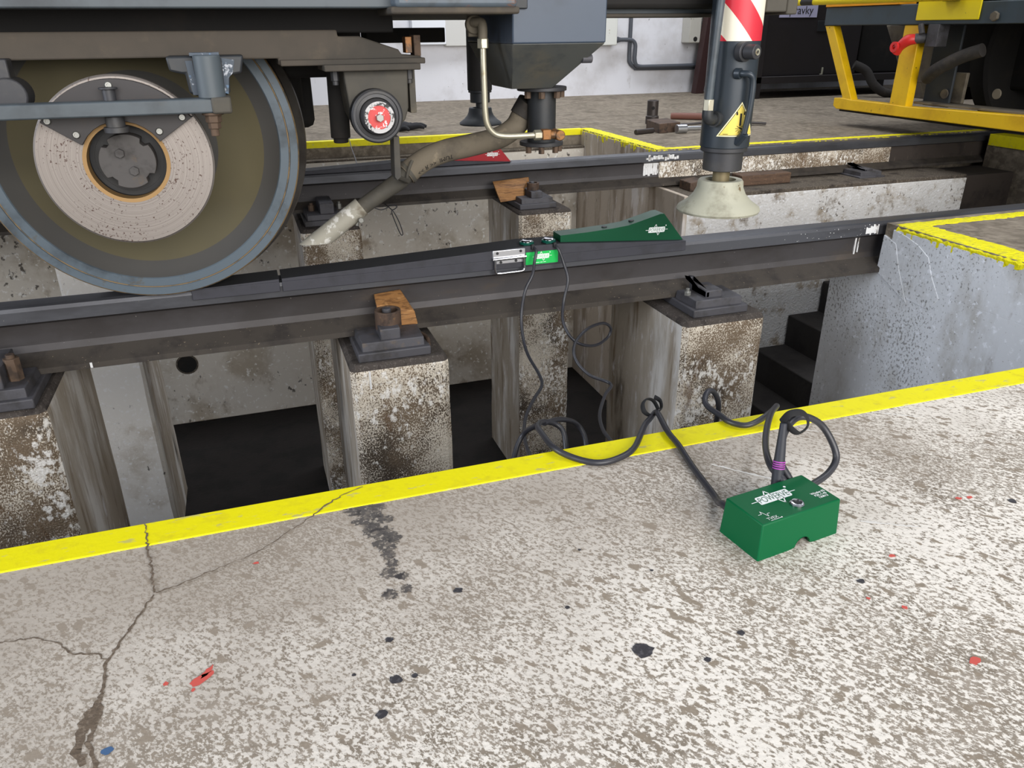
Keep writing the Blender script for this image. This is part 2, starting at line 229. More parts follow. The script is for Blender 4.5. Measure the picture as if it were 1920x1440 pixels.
# ------------------------------------------------------------------ mesh helpers
def catmull(P, n=6, closed=False):
    P = [Vector(p) for p in P]; out = []; m = len(P)
    rng = range(m) if closed else range(m - 1)
    for i in rng:
        if closed: a, b, c, d = P[(i - 1) % m], P[i], P[(i + 1) % m], P[(i + 2) % m]
        else: a, b, c, d = P[max(i - 1, 0)], P[i], P[i + 1], P[min(i + 2, m - 1)]
        for k in range(n):
            t = k / n; t2 = t * t; t3 = t2 * t
            out.append(0.5 * ((2 * b) + (c - a) * t + (2 * a - 5 * b + 4 * c - d) * t2 + (3 * b - a - 3 * c + d) * t3))
    if not closed: out.append(P[-1].copy())
    return out
def frames(path, closed=False):
    n = len(path); T = []
    for i in range(n):
        if closed: t = path[(i + 1) % n] - path[i - 1]
        else: t = path[min(i + 1, n - 1)] - path[max(i - 1, 0)]
        T.append(t.normalized())
    up = Vector((0, 0, 1)) if abs(T[0].z) < 0.9 else Vector((0, 1, 0))
    nrm = (up - T[0] * up.dot(T[0])).normalized(); out = []
    for t in T:
        nrm = (nrm - t * nrm.dot(t)).normalized(); out.append((nrm.copy(), t.cross(nrm)))
    return out
class MB:
    def __init__(s): s.v = []; s.f = []; s.m = []
    def add(s, verts, faces, mi=0):
        o = len(s.v); s.v += [Vector(p) for p in verts]; s.f += [tuple(i + o for i in f) for f in faces]; s.m += [mi] * len(faces); return s
    def box(s, x0, x1, y0, y1, z0, z1, mi=0):
        v = [(x, y, z) for x in (x0, x1) for y in (y0, y1) for z in (z0, z1)]
        return s.add(v, [(0, 1, 3, 2), (4, 6, 7, 5), (0, 4, 5, 1), (2, 3, 7, 6), (0, 2, 6, 4), (1, 5, 7, 3)], mi)
    def prism(s, pts, axis, a, b, mi=0):
        n = len(pts)
        f = {'y': lambda p, d: (p[0], d, p[1]), 'x': lambda p, d: (d, p[0], p[1]), 'z': lambda p, d: (p[0], p[1], d)}[axis]
        v = [f(p, a) for p in pts] + [f(p, b) for p in pts]
        return s.add(v, [tuple(range(n - 1, -1, -1)), tuple(range(n, 2 * n))] + [(i, (i + 1) % n, n + (i + 1) % n, n + i) for i in range(n)], mi)
    def hexa(s, bot, top, mi=0):
        return s.add(list(bot) + list(top), [(3, 2, 1, 0), (4, 5, 6, 7), (0, 1, 5, 4), (1, 2, 6, 5), (2, 3, 7, 6), (3, 0, 4, 7)], mi)
    def cyl(s, p0, p1, r0, r1=None, n=24, mi=0, caps=True):
        r1 = r0 if r1 is None else r1; p0 = Vector(p0); p1 = Vector(p1); t = (p1 - p0).normalized()
        up = Vector((0, 0, 1)) if abs(t.z) < 0.9 else Vector((1, 0, 0)); a = up.cross(t).normalized(); b = t.cross(a)
        v = []
        for p, r in ((p0, r0), (p1, r1)):
            for i in range(n):
                q = 2 * PI * i / n + PI / n; v.append(p + a * (r * math.cos(q)) + b * (r * math.sin(q)))
        f = [(i, (i + 1) % n, n + (i + 1) % n, n + i) for i in range(n)]
        if caps: f += [tuple(range(n - 1, -1, -1)), tuple(range(n, 2 * n))]
        return s.add(v, f, mi)
    def lathe(s, prof, origin, axis, n=64, mi=0, mis=None, closed=False):
        origin = Vector(origin); t = Vector(axis).normalized(); up = Vector((0, 0, 1)) if abs(t.z) < 0.9 else Vector((1, 0, 0))
        a = up.cross(t).normalized(); b = t.cross(a); k = len(prof); v = []
        for r, h in prof:
            for i in range(n):
                q = 2 * PI * i / n; v.append(origin + t * h + a * (r * math.cos(q)) + b * (r * math.sin(q)))
        o = len(s.v); s.v += v
        for j in range(k if closed else k - 1):
            j2 = (j + 1) % k
            for i in range(n):
                s.f.append((o + j * n + i, o + j * n + (i + 1) % n, o + j2 * n + (i + 1) % n, o + j2 * n + i)); s.m.append(mis[j] if mis else mi)
        return s
    def tube(s, pts, r, n=12, sub=6, closed=False, mi=0, smooth=True, flat=None):
        path = catmull(pts, sub, closed) if smooth else [Vector(p) for p in pts]
        fr = frames(path, closed); m = len(path); v = []
        for i, p in enumerate(path):
            if isinstance(r, (list, tuple)):
                u = i / (m - 1) * (len(r) - 1); k = min(int(u), len(r) - 2); rr = r[k] + (r[k + 1] - r[k]) * (u - k)
            else: rr = r
            a, b = fr[i]
            fa, fb = (flat if flat else (1, 1))
            for j in range(n):
                q = 2 * PI * j / n; v.append(p + a * (rr * fa * math.cos(q)) + b * (rr * fb * math.sin(q)))
        f = []
        for i in range(m if closed else m - 1):
            i2 = (i + 1) % m
            for j in range(n): f.append((i * n + j, i * n + (j + 1) % n, i2 * n + (j + 1) % n, i2 * n + j))
        if not closed: f += [tuple(range(n - 1, -1, -1)), tuple((m - 1) * n + j for j in range(n))]
        return s.add(v, f, mi)
    def ball(s, c, r, n=16, mi=0, sz=1.0):
        prof = [(max(r * math.sin(PI * i / 8), 1e-5), -r * sz * math.cos(PI * i / 8)) for i in range(9)]
        return s.lathe(prof, c, (0, 0, 1), n, mi)
ORG = {}
def obj(name, mb, mats, parent=None, bevel=0.0, loc=None, angle=38):
    me = bpy.data.meshes.new(name); org = ORG[parent.name] if parent is not None else Vector(loc if loc is not None else (0, 0, 0))
    me.from_pydata([tuple(p - org) for p in mb.v], [], mb.f)
    for m in ([mats] if isinstance(mats, str) else mats): me.materials.append(MATS[m])
    for p, mi in zip(me.polygons, mb.m): p.material_index = mi; p.use_smooth = True
    bm = bmesh.new(); bm.from_mesh(me); bmesh.ops.recalc_face_normals(bm, faces=bm.faces); bm.to_mesh(me); bm.free()
    me.set_sharp_from_angle(angle=math.radians(angle)); me.update()
    o = bpy.data.objects.new(name, me); C.objects.link(o); ORG[o.name] = org
    if parent is not None: o.parent = parent
    else: o.location = org
    if bevel:
        bv = o.modifiers.new('bevel', 'BEVEL'); bv.width = bevel; bv.segments = 2; bv.limit_method = 'ANGLE'; bv.angle_limit = math.radians(40)
        bv.use_clamp_overlap = True
    return o
def tag(o, label, cat, group=None):
    o['label'] = label; o['category'] = cat
    if group: o['group'] = group
    return o
def thing(name, label, cat, loc, group=None):
    o = bpy.data.objects.new(name, None); C.objects.link(o); o.location = loc; o.empty_display_size = 0.05; ORG[o.name] = Vector(loc); return tag(o, label, cat, group)
def struct(name, mb, mats, bevel=0.0, label=None):
    o = obj(name, mb, mats, None, bevel); o['kind'] = 'structure'
    if label: o['label'] = label
    return o
def text_geo(s, size, offset=0.0, shear=0.0, spacing=1.0, align='CENTER'):
    cu = bpy.data.curves.new('lettering', 'FONT'); cu.body = s; cu.size = size; cu.offset = offset; cu.shear = shear; cu.space_character = spacing; cu.align_x = align; cu.align_y = 'CENTER'; cu.resolution_u = 3
    to = bpy.data.objects.new('lettering', cu); C.objects.link(to); bpy.context.view_layer.update()
    me = to.to_mesh(); v = [(p.co.x, p.co.y) for p in me.vertices]; f = [tuple(p.vertices) for p in me.polygons]; to.to_mesh_clear()
    bpy.data.objects.remove(to); bpy.data.curves.remove(cu); return v, f
def put(mb, geo, fn, mi=0): mb.add([fn(u, v) for u, v in geo[0]], geo[1], mi)
def plane_fn(o, ux, vy, lift=0.0):
    o = Vector(o); ux = Vector(ux).normalized(); vy = Vector(vy).normalized(); n = ux.cross(vy)
    return lambda u, v, d=0.0: o + ux * u + vy * v + n * (lift + d)
def poly(mb, pts, fn, mi=0): mb.add([fn(u, v) for u, v in pts], [tuple(range(len(pts)))], mi)
def stroke(mb, pts, wd, fn, mi=0):
    for (a, b) in zip(pts[:-1], pts[1:]):
        d = Vector((b[0] - a[0], b[1] - a[1])); n = Vector((-d.y, d.x)).normalized() * wd / 2; e = d.normalized() * wd * 0.4
        A = Vector(a) - e; B = Vector(b) + e
        poly(mb, [tuple(A - n), tuple(B - n), tuple(B + n), tuple(A + n)], fn, mi)
def logo(mb, o, ux, vy, W, dark=1, light=0, tall=1.4):
    """white lozenge with italic letters and a pulse line, W = width of the lettering."""
    g = text_geo('POWERVE', 1.0, -0.012, 0.22); u0 = min(p[0] for p in g[0]); u1 = max(p[0] for p in g[0]); v0 = min(p[1] for p in g[0]); v1 = max(p[1] for p in g[0])
    s = W / (u1 - u0); uc = (u0 + u1) / 2; vc = (v0 + v1) / 2; hh = (v1 - v0) / 2 * s * tall
    f0 = plane_fn(o, ux, vy, 0.0003); f1 = plane_fn(o, ux, vy, 0.0006); hw = W * 0.5; e = hh * .45; k = 0.22
    poly(mb, [(-hw - e + k * hh * .2, -hh - e * .7), (-hw - e * .5 + k * hh * .1, -hh - e), (hw - k * hh + e * .2, -hh - e), (hw + e * .9 - k * hh * .5, -hh), (hw + e, hh + e * .6), (hw + e * .5, hh + e), (-hw + k * hh - e * .2, hh + e), (-hw - e * .9 + k * hh * .8, hh)], f0, light)
    wd = hh * .22
    stroke(mb, [(-hw - hh * 2.0, 0), (-hw, 0)], wd, f0, light); stroke(mb, [(hw, 0), (hw + hh * 2.0, 0)], wd, f0, light)
    stroke(mb, [(-hh * 1.7, hh * 1.2), (-hh * .5, hh * 2.9), (hh * .1, hh * 1.2)], wd * 1.3, f0, light)
    stroke(mb, [(hh * .1, -hh * 1.2), (hh * .9, -hh * 2.9), (hh * 1.9, -hh * 1.2)], wd * 1.3, f0, light)
    poly(mb, [(hw + hh * .9 + hh * .35 * math.cos(i), hh * 2.1 + hh * .35 * math.sin(i)) for i in [q * PI / 4 for q in range(8)]], f0, light)
    put(mb, ([((u - uc) * s, (v - vc) * s * tall) for u, v in g[0]], g[1]), f1, dark)

# ------------------------------------------------------------------ the setting: floors, pit, walls
Z0 = -1.5; XE = 1.81; XF = 1.91
def quad_floor(mb, x0, x1, y0, y1, z, mi=0): mb.add([(x0, y0, z), (x1, y0, z), (x1, y1, z), (x0, y1, z)], [(0, 1, 2, 3)], mi)
def blob(mb, cx, cy, rx, ry, mi, rot=0.0, n=18, jag=0.25, z=0.0006, seed=0):
    rnd = random.Random(seed + int(cx * 9999)); pts = []
    for i in range(n):
        a = 2 * PI * i / n; k = 1 + rnd.uniform(-jag, jag); u = rx * k * math.cos(a); v = ry * k * math.sin(a)
        pts.append((cx + u * math.cos(rot) - v * math.sin(rot), cy + u * math.sin(rot) + v * math.cos(rot), z))
    mb.add([(cx, cy, z)] + pts, [(0, 1 + i, 1 + (i + 1) % n) for i in range(n)], mi)
def ribbon(mb, pts, wds, mi, z=0.0005, wob=0.0016, seed=1):
    rnd = random.Random(seed); P = [Vector((a, b, 0)) for a, b in pts]; Q = []
    for a, b in zip(P[:-1], P[1:]):
        k = max(2, int((b - a).length / 0.004))
        for i in range(k): Q.append(a.lerp(b, i / k) + Vector((rnd.uniform(-wob, wob), rnd.uniform(-wob, wob), 0)))
    Q.append(P[-1]); m = len(Q); L = []; R_ = []
    for i, p in enumerate(Q):
        t = Q[min(i + 1, m - 1)] - Q[max(i - 1, 0)]; nn = Vector((-t.y, t.x, 0)).normalized(); u = i / (m - 1) * (len(wds) - 1); k = min(int(u), len(wds) - 2)
        wv = (wds[k] + (wds[k + 1] - wds[k]) * (u - k)) * rnd.uniform(0.55, 1.45) / 2
        L.append((p.x + nn.x * wv, p.y + nn.y * wv, z)); R_.append((p.x - nn.x * wv, p.y - nn.y * wv, z))
    mb.add(L + R_, [(i, i + 1, m + i + 1, m + i) for i in range(m - 1)], mi)
FM = ['concrete_near', 'crack_dark', 'stain_oil', 'stain_black', 'stain_red', 'stain_blue', 'stain_white', 'pit_wall_white']
fl = MB(); fl.box(-5, 9, -5, 0.872, Z0 - 0.2, 0.0, 0)
crA = [(-0.173, 0.876), (-0.168, 0.836), (-0.161, 0.792), (-0.153, 0.738)]
crB = [(-0.153, 0.737), (-0.127, 0.744), (-0.095, 0.757), (-0.049, 0.773), (-0.012, 0.804), (0.025, 0.832), (0.044, 0.852), (0.058, 0.862), (0.087, 0.874)]
crC = [(-0.153, 0.737), (-0.162, 0.718), (-0.174, 0.686), (-0.185, 0.659), (-0.19, 0.643), (-0.188, 0.615), (-0.187, 0.583), (-0.191, 0.552), (-0.182, 0.524), (-0.18, 0.44)]
crD = [(-0.34, 0.716), (-0.291, 0.711), (-0.258, 0.706), (-0.237, 0.692), (-0.222, 0.671), (-0.202, 0.664), (-0.189, 0.652)]
ribbon(fl, crA, [0.0015, 0.0022, 0.002], 1, z=0.0022); ribbon(fl, crB, [0.0022, 0.0014, 0.0012, 0.0022, 0.0012], 1, z=0.0022, seed=2); ribbon(fl, crC, [0.002, 0.0026, 0.003, 0.0035, 0.004, 0.005, 0.0045], 1, seed=3); ribbon(fl, crD, [0.0012, 0.0014, 0.002], 1, seed=4)
ribbon(fl, [(-0.19, 0.60), (-0.196, 0.575), (-0.2, 0.55), (-0.192, 0.53)], [0.004, 0.012, 0.010, 0.006], 1, seed=5, z=0.0003)
oil = [(0.080, 0.826, .020, .008), (0.088, 0.816, .016, .007), (0.074, 0.800, .010, .006), (0.090, 0.797, .012, .008), (0.106, 0.793, .006, .004), (0.084, 0.776, .014, .008), (0.094, 0.764, .013, .009), (0.101, 0.752, .010, .008), (0.087, 0.747, .007, .005), (0.094, 0.738, .010, .007), (0.093, 0.722, .007, .006), (0.094, 0.706, .006, .005), (0.088, 0.69, .008, .006), (0.10, 0.68, .006, .004), (0.082, 0.655, .007, .005), (0.100, 0.658, .006, .004)]
for i, (x, y, a, b) in enumerate(oil): blob(fl, x, y, a * 1.1, b * 1.5, 2, rot=0.3 * i, jag=0.30, seed=i, n=34, z=0.0004 + i * 0.00003)
for x, y, a in ((0.296, 0.495, .0105), (0.397, 0.485, .004), (0.347, 0.465, .0035), (0.065, 0.537, .006), (0.046, 0.502, .005), (0.069, 0.589, .004), (0.151, 0.638, .005), (0.562, 0.51, .004), (0.848, 0.573, .005), (0.44, 0.30, .007), (0.083, 0.536, .003), (0.03, 0.555, .002), (0.36, 0.60, .002), (0.25, 0.575, .0025), (0.0, 0.44, .003), (0.30, 0.66, .002)):
    blob(fl, x, y, a, a * 0.9, 3, jag=0.22, n=14)
for x, y, a, b, r in ((-0.101, 0.597, .012, .005, 0.5), (0.581, 0.382, .006, .004, 0.1), (0.626, 0.534, .004, .0025, -0.3), (-0.134, 0.601, .0025, .0025, 0), (-0.11, 0.585, .002, .002, 0), (0.575, 0.462, .003, .0025, 0), (-0.05, 0.757, .0035, .002, 0), (0.79, 0.60, .004, .003, 0), (0.805, 0.597, .004, .003, 0), (0.55, 0.485, .002, .002, 0)):
    blob(fl, x, y, a, b, 4, rot=r, jag=0.3, n=12)
blob(fl, -0.098, 0.604, .008, .003, 4, rot=0.9, jag=0.3); blob(fl, -0.175, 0.539, .0048, .004, 5, jag=0.15, n=14)
ribbon(fl, [(0.545, 0.775), (0.59, 0.725), (0.625, 0.69)], [0.003, 0.004, 0.003], 6, seed=8, wob=0.001); ribbon(fl, [(0.86, 0.83), (0.92, 0.79)], [0.003, 0.003], 6, seed=9, wob=0.0006); ribbon(fl, [(0.72, 0.82), (0.77, 0.785)], [0.002, 0.0015], 6, seed=10, wob=0.0006)
ribbon(fl, [(0.64, 0.6), (0.70, 0.565)], [0.004, 0.002], 6, seed=11, wob=0.0006)
struct('floor', fl, FM)
t = MB(); t.box(-5, 9, 0.832, 0.8795, -0.05, 0.0016); struct('trim_1', t, 'line_yellow', 0.0012)
# floor beside the near rail, right of the pit end
e = MB(); e.box(XE, 9, 0.872, 1.835, Z0 - .2, 0, 0)
struct('floor.001', e, ['concrete_far'])
e = MB(); n1 = 60
rnd = random.Random(3)
# end wall skin with the patched, broken plaster round the rail
e.box(XE - 0.004, XE + 0.15, 0.86, 2.03, Z0 - .1, -0.150, 0); e.box(XE - 0.004, XE + 0.15, 0.86, 1.80, -0.151, -0.012, 0)
e.prism([(1.80, -0.012), (1.80, -0.16), (1.70, -0.20), (1.62, -0.205), (1.59, -0.165), (1.63, -0.11), (1.655, -0.06), (1.70, -0.035), (1.75, -0.02)], 'x', XE - 0.0055, XE, 0)
e.prism([(1.832, -0.035), (1.836, -0.15), (1.70, -0.21), (1.75, -0.12), (1.78, -0.05)], 'x', XE - 0.0065, XE + 0.02, 0)
struct('wall_pit_end', e, 'end_wall', 0.0015)
e = MB(); e.box(XE + .05, 9, 1.836, 1.868, -0.149, -0.042)
struct('trim_2', e, 'end_wall')
def ragged(mb, x0, x1, y0, y1, along, nseg, z, amp, drop, mi=0, seed=0, lip_dir=(-1, 0)):
    """painted kerb: ragged-edged strip of paint lying on the floor and hanging over the pit edge."""
    rnd = random.Random(seed)
    for i in range(nseg):
        pass
# rough yellow kerb round the pit end: a lumpy band on top, a ragged lip down the face
def kerb(name, pts, wd, face_n, drop, seed, zt=0.004, amp=0.005):
    rnd = random.Random(seed); mb = MB(); P = [Vector((a, b, 0)) for a, b in pts]; Q = []
    for a, b in zip(P[:-1], P[1:]):
        k = max(2, int((b - a).length / 0.012))
        for i in range(k): Q.append(a.lerp(b, i / k))
    Q.append(P[-1]); rows = []
    N_ = Vector((face_n[0], face_n[1], 0))
    for i, q in enumerate(Q):
        fr = q - N_ * (wd + rnd.uniform(-amp, amp)); ed = q + N_ * rnd.uniform(0.001, 0.006); dz = -drop * rnd.uniform(0.45, 1.35)
        mid = q - N_ * (wd * 0.5)
        rows.append([(fr.x, fr.y, -0.001), (fr.x, fr.y, 0.0015), (mid.x, mid.y, zt * rnd.uniform(.4, 1.2)), (ed.x - N_.x * .008, ed.y - N_.y * .008, zt * rnd.uniform(.2, .9)), (ed.x, ed.y, -0.006 + rnd.uniform(-.003, .003)), (ed.x, ed.y, dz), (q.x - N_.x * .004, q.y - N_.y * .004, dz - .002)])
    w_ = len(rows[0])
    mb.add([p for r_ in rows for p in r_], [(i * w_ + j, i * w_ + j + 1, (i + 1) * w_ + j + 1, (i + 1) * w_ + j) for i in range(len(rows) - 1) for j in range(w_ - 1)])
    return struct(name, mb, 'line_yellow_rough')
kerb('trim_3', [(XE, 0.90), (XE, 1.79)], 0.085, (-1, 0), 0.022, 5)
kerb('trim_4', [(XE + .01, 1.812), (9, 1.812)], 0.052, (0, 1), 0.004, 6, 0.002)
# centre pit end far off: floor between the rails
e = MB(); e.box(3.86, 9, 1.95, 3.32, Z0, 0.0); struct('floor.002', e, 'concrete_far')
e = MB(); e.box(3.852, 3.95, 1.96, 3.31, -0.055, 0.003); struct('trim_5', e, 'line_yellow')
# pit bottom and walls
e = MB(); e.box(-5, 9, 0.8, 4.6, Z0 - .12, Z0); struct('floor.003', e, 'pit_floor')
e = MB(); e.box(-5, XF + .1, 4.325, 4.62, Z0, -0.092, 0)
HX, HZ = -0.455, -1.14
struct('wall_pit_far', e, ['pit_wall_white'], 0.006)
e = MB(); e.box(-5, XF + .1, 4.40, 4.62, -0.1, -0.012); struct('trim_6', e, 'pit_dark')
e = MB(); e.box(-5, XF + .1, 4.318, 4.42, -0.098, -0.086); struct('trim_7', e, 'ledge', 0.003)
hole = MB(); hole.lathe([(0.058, 0), (0.058, 0.003), (0.05, 0.003), (0.05, 0.0005), (1e-4, 0.0005)], (HX, 4.325, HZ), (0, -1, 0), 32, mis=[0, 0, 0, 1])
tag(obj('drain_pipe', hole, ['ledge', 'under_black'], None, 0, (HX, 4.322, HZ)), 'round dark drain opening low in the white pit wall', 'drain')
# far floor
e = MB(); e.box(-5, 9, 4.385, 6.9, -0.5, 0, 0); e.box(XF, 9, 3.452, 4.386, -0.5, 0, 0)
struct('floor.004', e, 'concrete_far')
e = MB(); e.box(-5, XF + .01, 4.378, 4.43, -0.03, 0.002); struct('trim_8', e, 'line_yellow')
kerb('trim_9', [(XF, 3.46), (XF, 4.40)], 0.075, (-1, 0), 0.03, 11)
kerb('trim_10', [(XF, 3.456), (4.0, 3.456)], 0.05, (0, -1), 0.003, 12, 0.002)
e = MB(); e.box(1.868, XF - .02, 3.098, 4.45, Z0, -0.156, 0); e.box(XF - .004, XF + .05, 3.43, 4.43, -0.16, -0.008, 0)
struct('wall_pit_end.001', e, 'end_wall_brown', 0.003)
e = MB()
# beam that carries the far rail right of the pit end: whitewashed face, dirty ledge on top
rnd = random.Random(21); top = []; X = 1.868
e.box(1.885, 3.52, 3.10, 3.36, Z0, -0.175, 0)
e.box(1.885, 3.52, 3.104, 3.36, -0.177, -0.158, 1); e.box(3.50, 9, 3.12, 3.36, Z0, -0.17, 2)  # last stretch coloured dark for the shade under the car
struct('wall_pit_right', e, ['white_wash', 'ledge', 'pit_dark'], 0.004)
e = MB(); e.box(XF - .03, 3.25, 3.368, 3.46, -0.128, -0.041, 0); e.box(3.25, 9, 3.370, 3.46, -0.128, -0.041, 1); struct('trim_11', e, ['pier_face', 'pit_dark'])  # infill past the pale part is dark: car shade put into colour
# steps up out of the centre pit
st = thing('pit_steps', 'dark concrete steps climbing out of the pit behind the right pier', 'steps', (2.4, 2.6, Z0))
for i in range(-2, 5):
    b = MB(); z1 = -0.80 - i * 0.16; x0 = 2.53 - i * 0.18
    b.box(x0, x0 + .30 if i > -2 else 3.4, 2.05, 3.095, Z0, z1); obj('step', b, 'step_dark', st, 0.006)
# hall wall
e = MB(); e.box(-5, 9, 6.66, 6.85, -0.1, 4.2); struct('wall_back', e, 'hall_wall')

# ------------------------------------------------------------------ piers
def pier(x0, x1, y0, y1, label, front, side, right, seed, marks=()):
    rnd = random.Random(seed); mb = MB(); H_ = [-0.172, -0.178, -0.186] + [-0.2 - i * 0.1 for i in range(13)] + [Z0]
    b = 0.012; rows = []
    ring = [(x0 + b, y0), (x1 - b, y0), (x1, y0 + b), (x1, y1), (x0, y1), (x0, y0 + b)]
    for k, z in enumerate(H_):
        ins = (0.010, 0.004, 0.0)[k] if k < 3 else 0.0; g = max(0, -z - 0.9) * 0.03
        rows.append([(min(max(x, x0 + ins), x1 - ins) + rnd.uniform(-.0015, .0015), (y + ins if y < y1 else y - ins + g) + rnd.uniform(-.0015, .0015), z) for x, y in ring])
    n = len(ring); V = [p for r_ in rows for p in r_]; F = []; mm = []
    for k in range(len(rows) - 1):
        for i in range(n):
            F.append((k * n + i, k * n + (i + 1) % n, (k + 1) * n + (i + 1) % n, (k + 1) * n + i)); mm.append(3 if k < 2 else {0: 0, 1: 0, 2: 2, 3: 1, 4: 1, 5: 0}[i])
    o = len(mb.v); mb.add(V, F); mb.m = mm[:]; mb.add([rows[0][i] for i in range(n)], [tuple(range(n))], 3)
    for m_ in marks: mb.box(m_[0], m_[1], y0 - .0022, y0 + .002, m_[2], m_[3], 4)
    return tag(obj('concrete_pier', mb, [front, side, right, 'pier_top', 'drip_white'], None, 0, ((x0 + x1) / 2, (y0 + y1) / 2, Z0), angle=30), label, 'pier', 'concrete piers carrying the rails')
pier(-0.715, -0.468, 1.69, 2.17, 'concrete pier under the near rail, cut by the left edge of the photo', 'pier_face', 'pier_side', 'pier_side', 1)
pier(0.166, 0.403, 1.680, 2.17, 'speckled concrete pier under the near rail, rusty ring and wooden wedge on its top', 'pier_face', 'pier_side', 'pier_side', 2, ((.2085, .2125, -.232, -.188),))
pier(1.047, 1.300, 1.680, 2.12, 'concrete pier under the near rail nearest the pit end wall, beside the green box', 'pier_face', 'pier_side', 'pier_side', 3)
pier(-0.705, -0.488, 3.11, 3.57, 'whitewashed far-rail pier seen between the left near pier and the dark pit floor', 'pier_white', 'pier_side', 'pier_side', 4)
pier(0.172, 0.408, 3.11, 3.57, 'concrete pier under the far rail behind the slanted nozzle tip', 'pier_face', 'pier_side', 'pier_side', 5)
pier(1.083, 1.327, 3.115, 3.57, 'concrete pier under the far rail seen above the silver handle, wood wedge on its top', 'pier_face', 'pier_side', 'pier_side', 6)

# ------------------------------------------------------------------ rails
YN, YF = 1.886, 3.391
half = [(0.0, 0.0), (0.022, -0.0005), (0.030, -0.004), (0.0335, -0.012), (0.0335, -0.038), (0.010, -0.049), (0.007, -0.062), (0.007, -0.098), (0.013, -0.113), (0.0625, -0.136), (0.0625, -0.149)]
prof = [(a, b) for a, b in half] + [(-a, b) for a, b in reversed(half[1:])]
def rail(yc, x0, x1, label):
    mb = MB(); n = len(prof); V = [(x0, yc + a, b) for a, b in prof] + [(x1, yc + a, b) for a, b in prof]
    mb.add(V, [(i, (i + 1) % n, n + (i + 1) % n, n + i) for i in range(n)] + [tuple(range(n)), tuple(range(2 * n - 1, n - 1, -1))])
    for i in range(n):
        z = (prof[i][1] + prof[(i + 1) % n][1]) / 2; mb.m[i] = 1 if z > -0.04 else (2 if z < -0.118 else 0)
    rnd = random.Random(5 if yc < 2.5 else 6)   # splashes of white paint on the steel
    if yc < 2.5:
        mb.box(-.392, -.387, yc - .0631, yc - .0620, -.148, -.1355, 3)
        for i in range(9):
            x = 1.752 + i * .0052; mb.box(x, x + .0046, yc - .0342, yc - .0335, -.037 + rnd.uniform(0, .006), -.004 - rnd.uniform(0, .012), 3)
        mb.box(1.74, 1.745, yc - .0105, yc - .0065, -.1, -.05, 3); mb.box(1.752, 1.756, yc - .0105, yc - .0065, -.095, -.05, 3)
        for i in range(40):
            x = 1.45 + rnd.random() ** .6 * .34; z = -rnd.uniform(.005, .035); r = rnd.uniform(.0008, .0022); mb.box(x, x + r, yc - .0341, yc - .0335, z, z + r, 3)
    else:
        for i in range(14):
            x = 1.80 + i * .0125; mb.box(x, x + .011, yc - .0342, yc - .0335, -.037 + rnd.uniform(0, .012), -.006 - rnd.uniform(0, .016), 3)
            mb.box(x, x + .012, yc - .0125, yc - .0065, -.105 + rnd.uniform(-.01, .012), -.047, 3)
    return tag(obj('rail', mb, ['rail_steel', 'rail_head', 'rail_foot', 'drip_white'], None, 0, ((x0 + x1) / 2, yc, -0.149), angle=15), label, 'rail')
rail(YN, -3.2, 9, 'near steel rail across the pit under the black ramp with green wedge')
rail(YF, -3.2, 9, 'far steel rail across the pit under the ramp with red wedge')
# ------------------------------------------------------------------ rail fastenings, rings, wooden wedges
def fastening(x0, x1, yf, yr, label, clip=None, ring=None, hook=False, bolts=()):
    f = thing('rail_fastening', label, 'rail fastening', ((x0 + x1) / 2, yf + .1, -.172), 'rail fastenings')
    b = MB(); b.box(x0 - .012, x1 + .012, yf - .012, yr + .14, -.172, -.1495); obj('base_plate', b, 'clip_steel', f, 0.003)
    b = MB(); b.hexa([(x0, yf, -.158), (x1, yf, -.158), (x1 + .004, yr - .066, -.150), (x0 - .004, yr - .066, -.150)], [(x0 + .001, yf + .003, -.129), (x1 - .001, yf + .003, -.129), (x1, yr - .066, -.128), (x0, yr - .066, -.128)])
    obj('shoulder', b, 'clip_steel', f, 0.002)
    if clip:
        c0, c1, ct = clip; b = MB()
        if hook:
            b.prism([(yf + .02, -.13), (yf + .02, ct - .012), (yf + .03, ct - .010), (yr - .045, ct - .004), (yr - .04, ct), (yr - .06, ct + .004), (yr - .062, -.13)], 'x', c0, c0 + .012)
            b.box(c0, c1, yf + .02, yr - .075, -.131, ct - .010)
        else: b.box(c0, c1, yf + .012, yr - (.095 if ring else .050), -.131, ct)
        obj('clip', b, 'clip_steel', f, 0.0025)
    if ring:
        cx, cy, r, z0, z1, br = ring
        b = MB(); b.lathe([(r, z0), (r, z1), (r - .007, z1), (r - .007, z0 + .004), (1e-4, z0 + .004)], (cx, cy, 0), (0, 0, 1), 32); obj('ring', b, 'ring_rust', f, 0.0015)
        b = MB(); b.cyl((cx - .002, cy + .003, z0 + .003), (cx - .002, cy + .003, z1 + .003), br, n=16); obj('bolt', b, 'clip_steel', f, 0.002)
    for (bx, by, r, zc, m_) in bolts:
        b = MB(); b.cyl((bx, by, -.130), (bx, by, zc), r, n=6); b.cyl((bx, by, zc - .001), (bx, by, zc + .008), r * .55, n=12); obj('bolt', b, m_, f, 0.001)
    return f
fastening(-0.66, -0.495, 1.70, YN, 'dark steel rail fastening on the near pier at the left edge', clip=(-.60, -.535, -.085), bolts=((-.522, 1.76, .016, -.08, 'bolt_rust'),))
f2 = fastening(0.202, 0.352, 1.71, YN, 'rail fastening with a rusty steel ring on the near middle pier', clip=(.249, .297, -.103), ring=(.278, 1.772, .0315, -.118, -.072, .011))
b = MB(); b.tube([(.362, 1.715, -.158), (.366, 1.74, -.148), (.361, 1.77, -.146), (.352, 1.79, -.148)], .005); obj('pin', b, 'ring_rust', f2)
